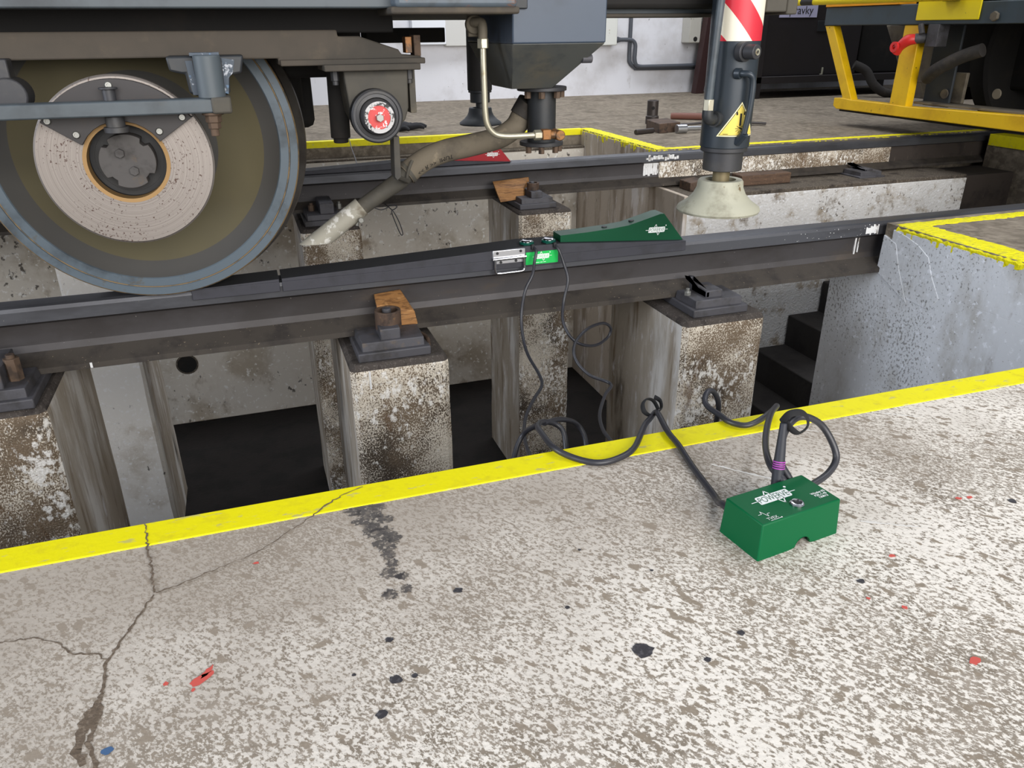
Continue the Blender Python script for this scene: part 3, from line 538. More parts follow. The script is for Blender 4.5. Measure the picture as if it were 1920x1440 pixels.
fastening(1.098, 1.242, 1.715, YN, 'rail fastening with an empty hooked clip on the near pier beside the end wall', clip=(1.138, 1.19, -.100), hook=True, bolts=((1.105, 1.775, .010, -.118, 'bolt_zinc'),))
fastening(-0.655, -0.525, 3.18, YF, 'rail fastening on the far pier hidden behind the big wheel', clip=(-.61, -.565, -.10))
fastening(0.208, 0.338, 3.17, YF, 'dark rail fastening on the far pier behind the nozzle tip', clip=(.262, .318, -.088), bolts=((.235, 3.26, .013, -.105, 'bolt_rust'), (.348, 3.27, .011, -.108, 'bolt_zinc')))
fastening(1.112, 1.258, 3.17, YF, 'rail fastening with a small cup on the far middle pier', clip=(1.160, 1.212, -.102), ring=(1.187, 3.235, .0265, -.106, -.072, .009))
fastening(2.93, 3.06, 3.20, YF, 'rail fastening on the ledge under the far rail at the right', clip=(2.97, 3.02, -.108), hook=True)
w1 = MB(); w1.hexa([(.262, 1.800, -.126), (.356, 1.800, -.129), (.352, 1.862, -.116), (.268, 1.862, -.116)], [(.257, 1.800, -.066), (.350, 1.800, -.094), (.330, 1.872, -.056), (.262, 1.872, -.062)])
tag(obj('wooden_wedge', w1, 'wood', None, .002, (.31, 1.83, -.126)), 'orange-brown wooden wedge behind the rusty ring on the near rail', 'wedge', 'wooden wedges under the rails')
w2 = MB(); w2.hexa([(1.040, 3.245, -.150), (1.150, 3.245, -.143), (1.205, 3.318, -.118), (1.045, 3.318, -.128)], [(1.022, 3.265, -.090), (1.147, 3.250, -.098), (1.207, 3.345, -.066), (1.035, 3.345, -.076)])
tag(obj('wooden_wedge', w2, 'wood', None, .002, (1.1, 3.28, -.15)), 'split wooden wedge against the far rail on top of the middle far pier', 'wedge', 'wooden wedges under the rails')
w3 = MB(); w3.box(2.25, 2.53, 3.225, 3.315, -.158, -.108)
tag(obj('timber_block', w3, 'wood_old', None, .004, (2.4, 3.27, -.158)), 'dull brown timber block lying along the ledge under the far rail', 'timber block')
w4 = MB(); w4.prism([(1.955, -.158), (2.05, -.158), (2.05, -.118), (2.03, -.110), (1.955, -.118)], 'y', 3.20, 3.30)
tag(obj('iron_clamp', w4, 'ring_rust', None, .003, (2.0, 3.25, -.158)), 'rusty iron clamp on the ledge just left of the pale jack foot', 'clamp')

# ------------------------------------------------------------------ measuring ramps
def ramp(y0, y1, yhead, side, wedge_mat, dark_print, lab, full):
    """side -1: skirt and fittings on the -Y flank."""
    loc = (0.5, (y0 + y1) / 2, 0.0); wo = .012 if full else .002
    r = thing('wheel_ramp', lab, 'ramp', loc)
    sk = (y0, y0 + .0075) if side < 0 else (y1 - .0075, y1)
    b = MB(); zt = .0012
    b.prism([(.046, zt), (.046, .009), (.263, .0155), (.57, .027), (.66, .031), (.745, .030), (1.128, .004), (1.128, zt)], 'y', y0, y1)
    b.box(.046, 1.128, sk[0], sk[1], -.023, .002); b.m = [1 if i in (3, 4, 5, 6) else 0 for i in range(len(b.m))]
    obj('body', b, ['ramp_black', 'ramp_top'], r, 0.0012)
    b = MB(); b.prism([(-.155, zt), (-.155, .0035), (.040, .0085), (.040, zt)], 'y', y0, y1); b.box(-.155, .040, sk[0], sk[1], -.022, .002); b.m = [1 if i == 3 else 0 for i in range(len(b.m))]
    obj('toe_piece', b, ['ramp_black', 'ramp_top'], r, 0.0012)
    top = [(.758, .0475), (.83, .0495), (.907, .0535), (.954, .058), (.985, .0655), (1.015, .073), (1.048, .0815), (1.060, .0818), (1.124, .0052)]
    b = MB(); b.prism([(.758, .0300), (1.10, .0062), (1.124, .0052)][:2] + [(1.124, .0048)] + list(reversed(top)), 'y', y0 + wo, y1 - .032 + wo)
    wg = obj('wedge', b, wedge_mat, r, 0.0015)
    m = MB(); logo(m, (1.040, y0 + wo - .0005, .0395), (1, 0, -.02), (0.02, 0, 1), .046, 1, 0, 1.5); obj('logo', m, ['print_white', dark_print], wg)
    for x, z in ((.895, .0535), (.975, .0640)):
        m = MB(); m.cyl((x, (y0 + y1) / 2 - .016 + wo, z - .004), (x, (y0 + y1) / 2 - .016 + wo, z + .0012), .0075, n=16); obj('screw', m, 'hub_black', wg)
    if not full: return r
    yf = y0
    h = MB(); h.box(.567, .655, yf - .0035, yf, .0035, .0275); h.box(.571, .652, yf - .0035, yf, -.0085, .0045)
    hd = obj('handle', h, 'chrome_plate', r, 0.002)
    h = MB(); yb = yf - .008
    h.tube([(.5725, yb, .004), (.5715, yb - .001, -.012), (.5725, yb - .002, -.027), (.580, yb - .002, -.031), (.610, yb - .002, -.0308), (.642, yb - .002, -.0298), (.650, yb - .002, -.025), (.650, yb - .001, -.012), (.649, yb, .005)], .0031, 10, 5); obj('bail', h, 'chrome', hd)
    h = MB(); h.cyl((.566, yf - .006, .0052), (.656, yf - .006, .0062), .0045, n=12); obj('hinge', h, 'chrome', hd)
    for x, z in ((.579, .0205), (.642, .0215), (.588, -.0035), (.629, -.0025)):
        m = MB(); m.cyl((x, yf - .0052, z), (x, yf - .003, z), .0036, n=12); obj('screw', m, 'hub_black', hd)
    m = MB(); m.box(.6575, .7465, yf - .0012, yf, -.0185, .0145); sx = obj('sticker', m, 'sticker_green', r)
    m = MB(); logo(m, (.702, yf - .0013, .0015), (1, 0, 0), (0, 0, 1), .036, 1, 0, 1.6); fs = plane_fn((.702, yf - .0013, -.0140), (1, 0, 0), (0, 0, 1), .0004); [stroke(m, [(u0, 0), (u1, 0)], .0011, fs, 0) for u0, u1 in ((-.022, -.008), (-.005, .001), (.004, .010))]; obj('lettering', m, ['print_white', 'sticker_green'], sx)
    for x in (.667, .728):
        m = MB(); m.box(x - .012, x + .012, yf + .006, yf + .040, .0285, .033); m.lathe([(.0190, .0325), (.0190, .0365), (.0175, .0380), (.0130, .0382)], (x, yf + .021, 0), (0, 0, 1), 32)
        sn = obj('sensor', m, 'sensor_green', r, 0)
        m = MB(); m.lathe([(.0142, .0380), (.0142, .0400), (.0115, .0415), (.0080, .0405), (1e-4, .0405)], (x, yf + .021, 0), (0, 0, 1), 32); obj('button', m, 'chrome', sn)
        m = MB(); m.box(x + .004, x + .013, yf - .007, yf + .006, .022, .034); obj('cable_socket', m, 'hub_black', sn, .0015)
    return r
ramp(1.843, 1.927, 0, -1, 'wedge_green', 'print_green', 'long black ramp with green wedge, silver handle and green sticker on near rail', True)
ramp(3.350, 3.434, 0, +1, 'wedge_red', 'print_red', 'black ramp with red wedge lying on the far rail', False)

# ------------------------------------------------------------------ control box
O = Vector((0.478, 0.575, 0)); ang = math.radians(7.3); ex = Vector((math.cos(ang), math.sin(ang), 0)); ey = Vector((-math.sin(ang), math.cos(ang), 0)); ez = Vector((0, 0, 1))
BL, BD, BH, TP = 0.1205, 0.0650, 0.0465, 0.0022
P = lambda u, v, z: O + ex * u + ey * v + ez * z
box = thing('control_box', 'green metal control box with white lettering on the concrete floor', 'box', tuple(P(BL / 2, BD / 2, 0)))
mb = MB()
# body shell: the front face has a rounded cut-out at its lower edge
def shell_outline():
    c, rr = 0.066, 0.0115; pts = [(0, 0), (c - rr - .002, 0)]
    for i in range(9):
        a = PI - PI * i / 8; pts.append((c + rr * math.cos(a), 0.0005 + rr * 1.0 * math.sin(a)))
    pts += [(c + rr + .002, 0), (BL, 0), (BL - TP, BH), (TP, BH)]; return pts
so = shell_outline(); yk = lambda z: TP * z / BH
fr = [P(u, yk(z), z) for u, z in so]; fi = [P(u, yk(z) + .003, z) for u, z in so]; n = len(so)
mb.add(fr + fi, [tuple(range(n)), tuple(range(2 * n - 1, n - 1, -1))] + [(i, (i + 1) % n, n + (i + 1) % n, n + i) for i in range(n) if i not in (n - 2,)])
a, b_, c_, d_ = P(0, .002, 0), P(0, BD, 0), P(TP, BD - TP, BH), P(TP, TP, BH); e_, f_, g_, h_ = P(BL, .002, 0), P(BL, BD, 0), P(BL - TP, BD - TP, BH), P(BL - TP, TP, BH)
mb.add([a, b_, c_, d_, e_, f_, g_, h_], [(0, 1, 2, 3), (7, 6, 5, 4), (1, 5, 6, 2), (3, 2, 6, 7)])
bm_ = MB(); bm_.v = mb.v; bm_.f = mb.f; bm_.m = mb.m
# weld so that the bevel rounds the real edges
def weld(mb, dist=0.00015):
    bm = bmesh.new(); vs = [bm.verts.new(p) for p in mb.v]; bm.verts.ensure_lookup_table()
    for f, mi in zip(mb.f, mb.m):
        try: fa = bm.faces.new([vs[i] for i in f]); fa.material_index = mi
        except ValueError: pass
    bmesh.ops.remove_doubles(bm, verts=bm.verts, dist=dist); bm.verts.index_update()
    o = MB(); o.v = [v.co.copy() for v in bm.verts]; o.f = [tuple(v.index for v in f.verts) for f in bm.faces]; o.m = [f.material_index for f in bm.faces]; bm.free(); return o
sm = MB()
so2 = [P(0, 0, 0), P(BL, 0, 0)]
sm.add([fr[i] for i in range(n)], [tuple(range(n))])
sm.add([P(0, 0, 0), P(0, BD, 0), P(TP, BD - TP, BH), P(TP, TP, BH)], [(0, 1, 2, 3)]); sm.add([P(BL, 0, 0), P(BL, BD, 0), P(BL - TP, BD - TP, BH), P(BL - TP, TP, BH)], [(3, 2, 1, 0)])
sm.add([P(0, BD, 0), P(BL, BD, 0), P(BL - TP, BD - TP, BH), P(TP, BD - TP, BH)], [(0, 1, 2, 3)]); sm.add([P(TP, TP, BH), P(BL - TP, TP, BH), P(BL - TP, BD - TP, BH), P(TP, BD - TP, BH)], [(0, 1, 2, 3)])
arc = [P(u, 0, z) for u, z in so[1:12]]; arcb = [p + ey * .004 for p in arc]; k = len(arc)
sm.add(arc + arcb, [(i, i + 1, k + i + 1, k + i) for i in range(k - 1)])
body = obj('body', weld(sm), 'box_green', box, .0016)
TPf = lambda u, v: P(u, v, BH)
m = MB(); logo(m, TPf(.0525, .0400), tuple(ex), tuple(ey), .044, 1, 0, 1.55)
f_t = plane_fn(TPf(0, 0), ex, ey, .0005)
stroke(m, [(.0105, .0185), (.0150, .0185), (.0165, .0235), (.0200, .0120), (.0215, .0170), (.0250, .0170)], .0007, f_t, 0)
put(m, text_geo('TVEX', .0062), plane_fn(TPf(.0215, .0080), ex, ey, .0005), 0)
stroke(m, [(.0165, .0045), (.0305, .0045)], .0007, f_t, 0); poly(m, [(.0318 + .001 * math.cos(i), .0048 + .001 * math.sin(i)) for i in [q * PI / 4 for q in range(8)]], f_t, 0)
for i, tx in enumerate(('Wiselet 02', 'F2K-1-46', '130813')): put(m, text_geo(tx, .0047, .00012), plane_fn(TPf(.1045, .0240 - i * .0045), ex, ey, .0005), 0)
obj('lettering', m, ['print_white', 'print_green'], body)
c0 = TPf(.0655, .0165)
m = MB(); m.lathe([(.0082, 0), (.0082, .0018), (.0070, .0032), (.0052, .0034), (.0050, .0022), (1e-4, .0024)], c0, (0, 0, 1), 28, mis=[0, 0, 0, 0, 1]); obj('button', m, ['chrome', 'hub_black'], box)
# antenna with purple bands, hinged at the back of the box
a0 = Vector((0.5560, 0.6560, 0.036)); a1 = Vector((0.5675, 0.6740, 0.1095)); ad = (a1 - a0)
m = MB(); m.cyl(a0 - ad * .05, a0 + ad * .30, .0068, .0070, 20); m.cyl(a0 + ad * .30, a0 + ad, .0070, .0042, 20); an = obj('antenna', m, 'antenna_black', box, .001)
for q in (.27, .305, .34, .375):
    m = MB(); m.cyl(a0 + ad * q, a0 + ad * (q + .016), .0073, n=20); obj('band', m, 'purple', an)
m = MB(); m.cyl(P(.081, BD - .002, .026), tuple(a0 + Vector((.002, -.002, -.004))), .0045, n=16); obj('hinge', m, 'hub_black', an)

# ------------------------------------------------------------------ cables
def cable(name, paths, r, label, strap=None):
    t_ = thing(name, label, 'cable', tuple(paths[0][0])) if (len(paths) > 1 or strap) else None
    if t_ is None:
        b = MB(); b.tube(paths[0], r, 10, 6); return tag(obj(name, b, 'cable_black', None, 0, paths[0][0]), label, 'cable')
    for p in paths: b = MB(); b.tube(p, r, 10, 6); obj('strand', b, 'cable_black', t_)
    if strap: b = MB(); b.tube(strap, .0030, 8, 6, flat=(1.5, .45)); obj('strap', b, 'strap_black', t_)
    return t_
RC = .0044
cable('sensor_cable', [[(0.678, 1.838, 0.028), (0.6795, 1.825, 0.020), (0.672, 1.818, -0.005), (0.66, 1.80, -0.033), (0.637, 1.79, -0.07), (0.623, 1.78, -0.13), (0.616, 1.75, -0.177), (0.612, 1.7, -0.209), (0.611, 1.62, -0.227), (0.597, 1.56, -0.23), (0.557, 1.5, -0.229), (0.509, 1.42, -0.223), (0.478, 1.35, -0.216), (0.445, 1.25, -0.196), (0.421, 1.15, -0.175), (0.405, 1.06, -0.165), (0.40, 0.99, -0.17)]], RC * .9, 'thin black cable hanging from the left sensor beside the silver handle')
cable('sensor_cable', [[(0.738, 1.838, 0.028), (0.742, 1.826, 0.018), (0.753, 1.818, -0.016), (0.759, 1.80, -0.057), (0.744, 1.79, -0.111), (0.73, 1.76, -0.151), (0.738, 1.73, -0.185), (0.767, 1.72, -0.209), (0.824, 1.75, -0.23), (0.872, 1.78, -0.224), (0.879, 1.78, -0.199), (0.845, 1.76, -0.174), (0.772, 1.70, -0.161), (0.718, 1.65, -0.175), (0.709, 1.62, -0.205), (0.729, 1.58, -0.232), (0.768, 1.54, -0.245), (0.725, 1.48, -0.24), (0.665, 1.38, -0.231), (0.625, 1.28, -0.213), (0.598, 1.18, -0.188), (0.578, 1.08, -0.180), (0.57, 1.0, -0.19)]], RC * .9, 'thin black cable looping from the right sensor past the green sticker into the pit')
cable('box_cable', [[tuple(P(.010, BD - .002, .028)), (0.4815, 0.656, .025), (0.490, 0.674, .014), (0.5, 0.699, .0065), (0.512, 0.77, .005), (0.523, 0.828, .0065), (0.526, 0.864, .009), (0.545, 0.925, .004), (0.556, 0.955, -0.008), (0.533, 0.93, -0.003), (0.51, 0.905, .001), (0.461, 0.841, .0075), (0.428, 0.823, .0065), (0.396, 0.822, .006), (0.37, 0.845, .0065), (0.352, 0.872, .011), (0.358, 0.93, 0.001), (0.369, 0.98, -0.013), (0.391, 1.02, -0.028), (0.417, 1.03, -0.041), (0.429, 1.02, -0.055), (0.426, 1.0, -0.09)],
    [(0.376, 1.0, -0.021), (0.374, 1.05, -0.058), (0.36, 1.05, -0.08), (0.344, 1.03, -0.105)], [(0.394, 1.02, -0.031), (0.438, 1.06, -0.051), (0.476, 1.08, -0.075), (0.489, 1.07, -0.099), (0.485, 1.05, -0.13)]], RC, 'black cable from the left end of the green box over the yellow pit edge',
    strap=[(0.558, 0.95, -0.001), (0.554, 0.96, 0.01), (0.542, 0.96, 0.015), (0.53, 0.95, 0.013), (0.528, 0.94, 0.005), (0.54, 0.94, -0.004), (0.55, 0.94, 0.0), (0.563, 0.95, -0.0), (0.566, 0.96, 0.008), (0.561, 0.97, 0.011)])
cable('box_cable', [[(0.733, 1.05, -0.145), (0.687, 0.98, -0.064), (0.675, 0.96, -0.026), (0.664, 0.95, 0.0), (0.65, 0.945, 0.018), (0.637, 0.94, 0.021), (0.627, 0.93, 0.013), (0.625, 0.915, 0.008), (0.627, 0.885, 0.008), (0.628, 0.862, 0.008), (0.644, 0.846, 0.0075), (0.668, 0.848, 0.010), (0.702, 0.866, 0.010), (0.716, 0.873, 0.014), (0.704, 0.858, 0.022), (0.674, 0.83, 0.030), (0.63, 0.78, 0.039), (0.591, 0.73, 0.047), (0.565, 0.69, 0.053), (0.557, 0.668, 0.051), (0.561, 0.651, 0.044), tuple(P(.092, BD - .002, .030))],
    [tuple(P(BL - .012, BD - .002, .022)), (0.605, 0.652, 0.028), (0.635, 0.660, 0.034), (0.653, 0.67, 0.046), (0.651, 0.68, 0.065), (0.639, 0.69, 0.086), (0.616, 0.69, 0.101), (0.6, 0.69, 0.103), (0.583, 0.682, 0.101), (0.572, 0.676, 0.091), (0.568, 0.672, 0.076), (0.567, 0.666, 0.057), (0.572, 0.652, 0.040), tuple(P(.098, BD - .002, .027))]], RC, 'black cable tied in a standing loop behind the antenna of the green box',
    strap=[(0.571, 0.682, 0.106), (0.574, 0.674, 0.120), (0.588, 0.672, 0.121), (0.597, 0.67, 0.114), (0.598, 0.668, 0.102), (0.588, 0.668, 0.095), (0.578, 0.668, 0.100), (0.573, 0.676, 0.108), (0.584, 0.688, 0.112), (0.597, 0.688, 0.112)])
cable('wire_loop', [[(0.47, 3.21, -0.118), (0.49, 3.2, -0.127), (0.51, 3.2, -0.133), (0.535, 3.2, -0.127), (0.548, 3.21, -0.118), (0.575, 3.2, -0.124), (0.566, 3.2, -0.134), (0.552, 3.2, -0.145), (0.569, 3.2, -0.205), (0.584, 3.2, -0.243), (0.592, 3.2, -0.238), (0.58, 3.2, -0.19), (0.560, 3.2, -0.146), (0.550, 3.22, -0.135), (0.548, 3.33, -0.137)]], .002, 'thin black wire loop hanging below the far rail against the white wall')
cable('loose_wire', [[(0.523, 4.385, 0.004), (0.52, 4.2, 0.035), (0.505, 4.0, 0.055), (0.49, 3.8, 0.032), (0.475, 3.6, 0.02), (0.462, 3.44, -0.005)]], .0022, 'thin dark wire drooping from the far floor edge to the far ramp')

# ------------------------------------------------------------------ near vehicle
V = thing('rail_vehicle', 'dark grey rail vehicle standing over the pit with wheel, sandbox and hydraulic jacks', 'rail vehicle', (-0.2, 2.64, 0))
def part(name, mb, mats, parent=V, bevel=0.003): return obj(name, mb, mats, parent, bevel)
b = MB(); b.box(-3.2, 0.325, 1.60, 1.70, .577, .86); part('sole_bar', b, 'paint_grey')
b = MB(); b.box(-3.2, 1.10, 1.70, 3.58, .578, 1.75); part('body_floor', b, 'under_black', bevel=.01)
b = MB(); b.box(-3.2, 1.10, 3.58, 3.68, .577, .86); part('sole_bar', b, 'paint_grey')
b = MB(); b.box(.302, .540, 1.555, 1.70, .577, .80); bx = part('side_locker', b, 'paint_worn', bevel=.008)
b = MB(); b.box(.295, .545, 1.560, 1.71, .566, .579); obj('lip', b, 'dusty_brown', bx, .004)
b = MB(); b.box(.80, 1.10, 1.74, 1.82, .567, .80); part('end_beam', b, 'paint_grey')
b = MB(); b.box(.80, 1.10, 1.73, 1.84, .561, .569); part('beam_flange', b, 'dusty_brown', bevel=.002)
b = MB(); b.box(1.128, 1.182, 1.60, 1.75, .569, .80); b.box(1.182, 1.210, 1.60, 1.75, .564, .80); part('end_block', b, 'dusty_olive')
b = MB(); b.prism([(-3.2, .493), (-.104, .496), (-.10, .492), (-.004, .487), (.021, .491), (.092, .491), (.091, .479), (.376, .477), (.376, .491), (.336, .494), (.329, .504), (.252, .529), (.210, .529), (.209, .541), (-3.2, .545)], 'y', 1.69, 1.78); part('bogie_frame', b, 'dusty_brown')
b = MB(); b.box(-3.2, .335, 1.76, 1.80, .535, .585); part('gap_shade_sheet', b, 'under_black')  # added black sheet, stands in for shade in the open gap above the frame
b = MB(); b.box(.094, .378, 1.665, 1.70, .4775, .4885); b.box(.172, .360, 1.63, 1.76, .4675, .4795); part('frame_flange', b, 'dusty_brown', bevel=.002)
b = MB(); b.box(-3.2, .30, 1.98, 3.30, .44, .578); b.box(-.45, .06, 1.90, 1.98, .50, .578); part('cross_frame', b, 'under_black', bevel=.01)
b = MB(); b.box(.385, .62, 2.45, 2.55, .505, .545); part('cross_bar', b, 'under_black')
# wheel
WX, WZ = -0.198, 0.320
def wheel(yf, s, detailed):
    """s = +1: outer face towards -Y (near wheel)."""
    b = MB(); R1 = .3185
    pr = [(.060, -.035), (.110, -.030), (.115, .020), (.150, .034), (.200, .036), (.245, .026), (.268, .010), (.277, .002), (.279, .0), (.2960, .0), (.2970, .0018), (.2990, .0018), (.3000, .0), (.3155, .0), (R1, .0035), (R1 + .001, .06), (R1 + .006, .10), (.342, .112), (.345, .122), (.338, .132), (.28, .135), (.25, .110), (.18, .085), (.06, .085)]
    mis = [1, 1, 1, 2, 2, 1, 1, 0, 0, 3, 3, 0, 0, 3, 4, 4, 4, 4, 4, 4, 4, 1, 1]
    b.lathe([(r, h * s) for r, h in pr], (WX, yf, WZ), (0, 1, 0), 128, mis=mis)
    return part('wheel', b, ['tyre_paint', 'wheel_web', 'wheel_dust', 'tyre_edge', 'tread'], bevel=0)
wh = wheel(1.826, 1, True); wheel(3.451, -1, False)
b = MB(); b.cyl((WX, 1.80, WZ), (WX, 3.48, WZ), .065, n=32); part('axle', b, 'under_black', bevel=0)
DX, DZ = -0.206, 0.319
b = MB(); b.lathe([(.0745, .0), (.1495, .0), (.1530, .003), (.1530, .022), (.150, .024), (.0745, .024)], (DX, 1.640, DZ), (0, 1, 0), 96, closed=True); dk = part('brake_disc', b, 'disc_turned', bevel=0)
b = MB(); b.lathe([(.0675, -.001), (.0745, -.0015), (.0755, .004), (.0755, .03), (.0675, .03)], (DX, 1.641, DZ), (0, 1, 0), 64, closed=True); obj('inner_ring', b, 'brass_ring', dk)
b = MB(); b.lathe([(.0685, .01), (.0685, .045), (1e-4, .045)], (DX, 1.641, DZ), (0, 1, 0), 64); b.lathe([(.060, .03), (.060, .165), (1e-4, .165)], (DX, 1.655, DZ), (0, 1, 0), 48); obj('hub', b, 'hub_black', dk)
cp = []
for i in range(72):
    a = 2 * PI * i / 72; r = .0490
    for q in (45, 135, 228, 318):
        dd = abs((math.degrees(a) - q + 180) % 360 - 180)
        if dd < 9: r = .041
    cp.append((DX + r * math.cos(a), DZ + r * math.sin(a)))
b = MB(); b.prism(cp, 'y', 1.648, 1.69); cap = obj('hub_cap', b, 'hub_cap', dk, .0008)
for x, z in ((-.2165, .3345), (-.1975, .3015)):
    b = MB(); b.cyl((x, 1.6415, z), (x, 1.65, z), .0088, n=6); obj('bolt', b, 'hub_cap', dk, .0008)
# caliper plate over the upper half of the disc
cal = []
for i in range(25):
    a = math.radians(148 - i * (116 / 24)); cal.append((DX + .1465 * math.cos(a), DZ + .1465 * math.sin(a)))
cal += [(-.077, .397), (-.142, .3545)]
for i in range(11):
    a = math.radians(32 + i * 11.6); cal.append((DX + .0745 * math.cos(a), DZ + .0745 * math.sin(a)))
cal += [(-.272, .3545), (-.331, .396)]
b = MB(); b.prism(cal, 'y', 1.622, 1.637); ca = part('caliper_plate', b, 'caliper', bevel=.0015)
for x, z in ((-.208, .455), (-.277, .3735), (-.139, .3735), (-.318, .3985), (-.096, .3965)):
    b = MB(); b.lathe([(.0066, 0), (.0066, .003), (.0050, .0055), (.0030, .0055), (.0028, .003), (1e-4, .003)], (x, 1.622, z), (0, -1, 0), 20, mis=[0, 0, 0, 0, 0]); obj('bolt', b, 'bolt_zinc', ca)
# brake beam in front of the disc, bracket tube
b = MB(); b.box(-1.2, -.010, 1.572, 1.612, .4055, .4305); bar = part('brake_beam', b, 'paint_grey', bevel=.003)
b = MB(); b.box(-.040, -.006, 1.566, 1.625, .404, .4325); obj('end_plate', b, 'dusty_olive', bar, .004)
b = MB(); b.cyl((-.2075, 1.60, .43), (-.2075, 1.60, .450), .0105, n=20); b.cyl((-.2075, 1.60, .449), (-.2075, 1.60, .4525), .0155, n=20); b.cyl((-.2075, 1.603, .385), (-.2075, 1.600, .43), .0105, n=20); b.cyl((-.2075, 1.605, .385), (-.2075, 1.605, .404), .016, n=20); b.cyl((-.2075, 1.605, .376), (-.2075, 1.605, .386), .021, n=20); obj('spindle', b, 'black_iron', bar, .001)
b = MB(); b.cyl((-.037, 1.592, .43), (-.037, 1.592, .502), .0235, n=32); part('bracket_tube', b, 'paint_grey', bevel=.002)
b = MB(); b.prism([(-.107, .500), (-.104, .475), (-.084, .470), (-.078, .470), (-.076, .437), (-.064, .432), (-.010, .432), (-.005, .437), (-.002, .466), (.020, .469), (.027, .500)], 'y', 1.622, 1.692); part('bracket_plate', b, 'paint_dark', bevel=.004)
b = MB(); b.prism([(-.0745, .492), (-.063, .492), (-.060, .434), (-.070, .434)], 'y', 1.6195, 1.6225); b.prism([(-.012, .496), (.010, .492), (.004, .470), (-.004, .462), (-.008, .434), (-.014, .436)], 'y', 1.6195, 1.6225); b.box(-.065, -.015, 1.60, 1.64, .5005, .5055); part('weld_scuff', b, 'blue_scuff', bevel=0)
b = MB(); b.cyl((-.041, 1.592, .401), (-.041, 1.592, .4055), .019, n=24); b.cyl((-.041, 1.592, .388), (-.041, 1.592, .401), .0145, n=6); b.cyl((-.041, 1.592, .377), (-.041, 1.592, .388), .0115, n=6); b.cyl((-.042, 1.592, .364), (-.042, 1.592, .377), .0075, n=16); part('beam_bolt', b, 'bolt_rust', bevel=.001)
b = MB(); b.cyl((-.372, 1.64, .44), (-.372, 1.70, .44), .030, n=24); b.box(-.384, -.364, 1.65, 1.69, .45, .50); part('brake_lever', b, 'black_iron', bevel=.003)
# spring box with white-and-red marked roller cap
b = MB(); arcp = [(.210, .468), (.338, .468), (.336, .395), (.328, .372), (.30, .345), (.26, .338), (.235, .350), (.218, .385)]; b.prism(arcp, 'y', 1.655, 1.76); gb = part('spring_housing', b, 'dusty_olive', bevel=.003)
b = MB(); b.lathe([(.0515, .03), (.0515, .0), (.048, -.004), (.0435, -.004), (.0425, -.001), (.036, -.002)], (.266, 1.628, .383), (0, 1, 0), 64); b.lathe([(.0515, .0), (.0515, .03)], (.266, 1.628, .383), (0, 1, 0), 64); rl = obj('roller', b, 'black_iron', gb)
b = MB(); b.lathe([(.0345, .006), (.0345, -.012), (.0300, -.018), (.0225, -.018)], (.266, 1.622, .383), (0, 1, 0), 48, mis=[0, 0, 1]); b.lathe([(.0225, -.016), (1e-4, -.016)], (.266, 1.622, .383), (0, 1, 0), 48, mi=2); obj('cap', b, ['black_iron', 'white_dab', 'red_dab'], rl)
b = MB(); b.cyl((.266, 1.606, .383), (.266, 1.594, .383), .0078, n=6); obj('bolt', b, 'bolt_zinc', rl, .0006)
for x in (.196, .346):
    b = MB(); b.cyl((x, 1.68, .448), (x, 1.68, .4675), .0085, n=6); b.cyl((x, 1.68, .440), (x, 1.68, .449), .006, n=12); part('flange_bolt', b, 'black_iron', bevel=.0008)
b = MB(); b.box(.349, .362, 1.70, 1.74, .380, .468); part('side_strap', b, 'dusty_olive', bevel=.001)
b = MB(); b.cyl((.209, 1.79, .326), (.213, 1.79, .478), .021, n=24); b.cyl((.209, 1.79, .316), (.209, 1.79, .327), .016, n=16); part('damper', b, 'under_black', bevel=.002)
b = MB(); b.box(.075, .20, 2.25, 3.05, .300, .56); b.box(.02, .16, 2.05, 2.3, .335, .56); part('gear_housing', b, 'under_black', bevel=.02)
b = MB(); b.box(.368, .382, 1.72, 1.76, .490, .530); part('rusty_stop', b, 'bolt_rust', bevel=.001)
b = MB(); b.box(.352, .366, 1.73, 1.76, .496, .527); part('orange_stop', b, 'brass_dirty', bevel=.001)
# sand hose bracket
b = MB(); b.prism([(.307, .335), (.319, .335), (.318, .252), (.309, .244), (.304, .252)], 'y', 1.69, 1.735); b.tube([(.311, 1.72, .248), (.330, 1.76, .236), (.352, 1.80, .222)], .006, 8, 4); part('hose_bracket', b, 'dusty_olive', bevel=.001)
# sandbox with outlet, pipe and hose
b = MB(); x0, x1 = .5495, .7570; yb0, yb1 = 1.620, 1.955
b.box(x0, x1, yb0, yb1, .512, .80, 0)
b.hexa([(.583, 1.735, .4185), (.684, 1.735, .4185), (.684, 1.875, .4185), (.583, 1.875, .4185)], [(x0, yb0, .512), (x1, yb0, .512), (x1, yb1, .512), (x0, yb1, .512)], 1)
sb = part('sandbox', b, ['paint_blue_grey', 'hopper_bounce'], bevel=.003)
b = MB(); b.box(x0 - .012, x0 + .03, 1.612, 1.66, .576, .60); obj('latch', b, 'paint_dark', sb, .002)
TX, TY = .6815, 1.80
b = MB(); b.cyl((TX, TY, .415), (TX, TY, .293), .0335, n=40); ot = obj('outlet', b, 'paint_dark', sb)
b = MB(); b.cyl((TX, TY, .409), (TX, TY, .418), .058, n=40); obj('flange', b, 'black_iron', ot, .0015)
b = MB(); b.cyl((TX, TY, .287), (TX, TY, .296), .052, n=40); obj('flange', b, 'black_iron', ot, .0015)
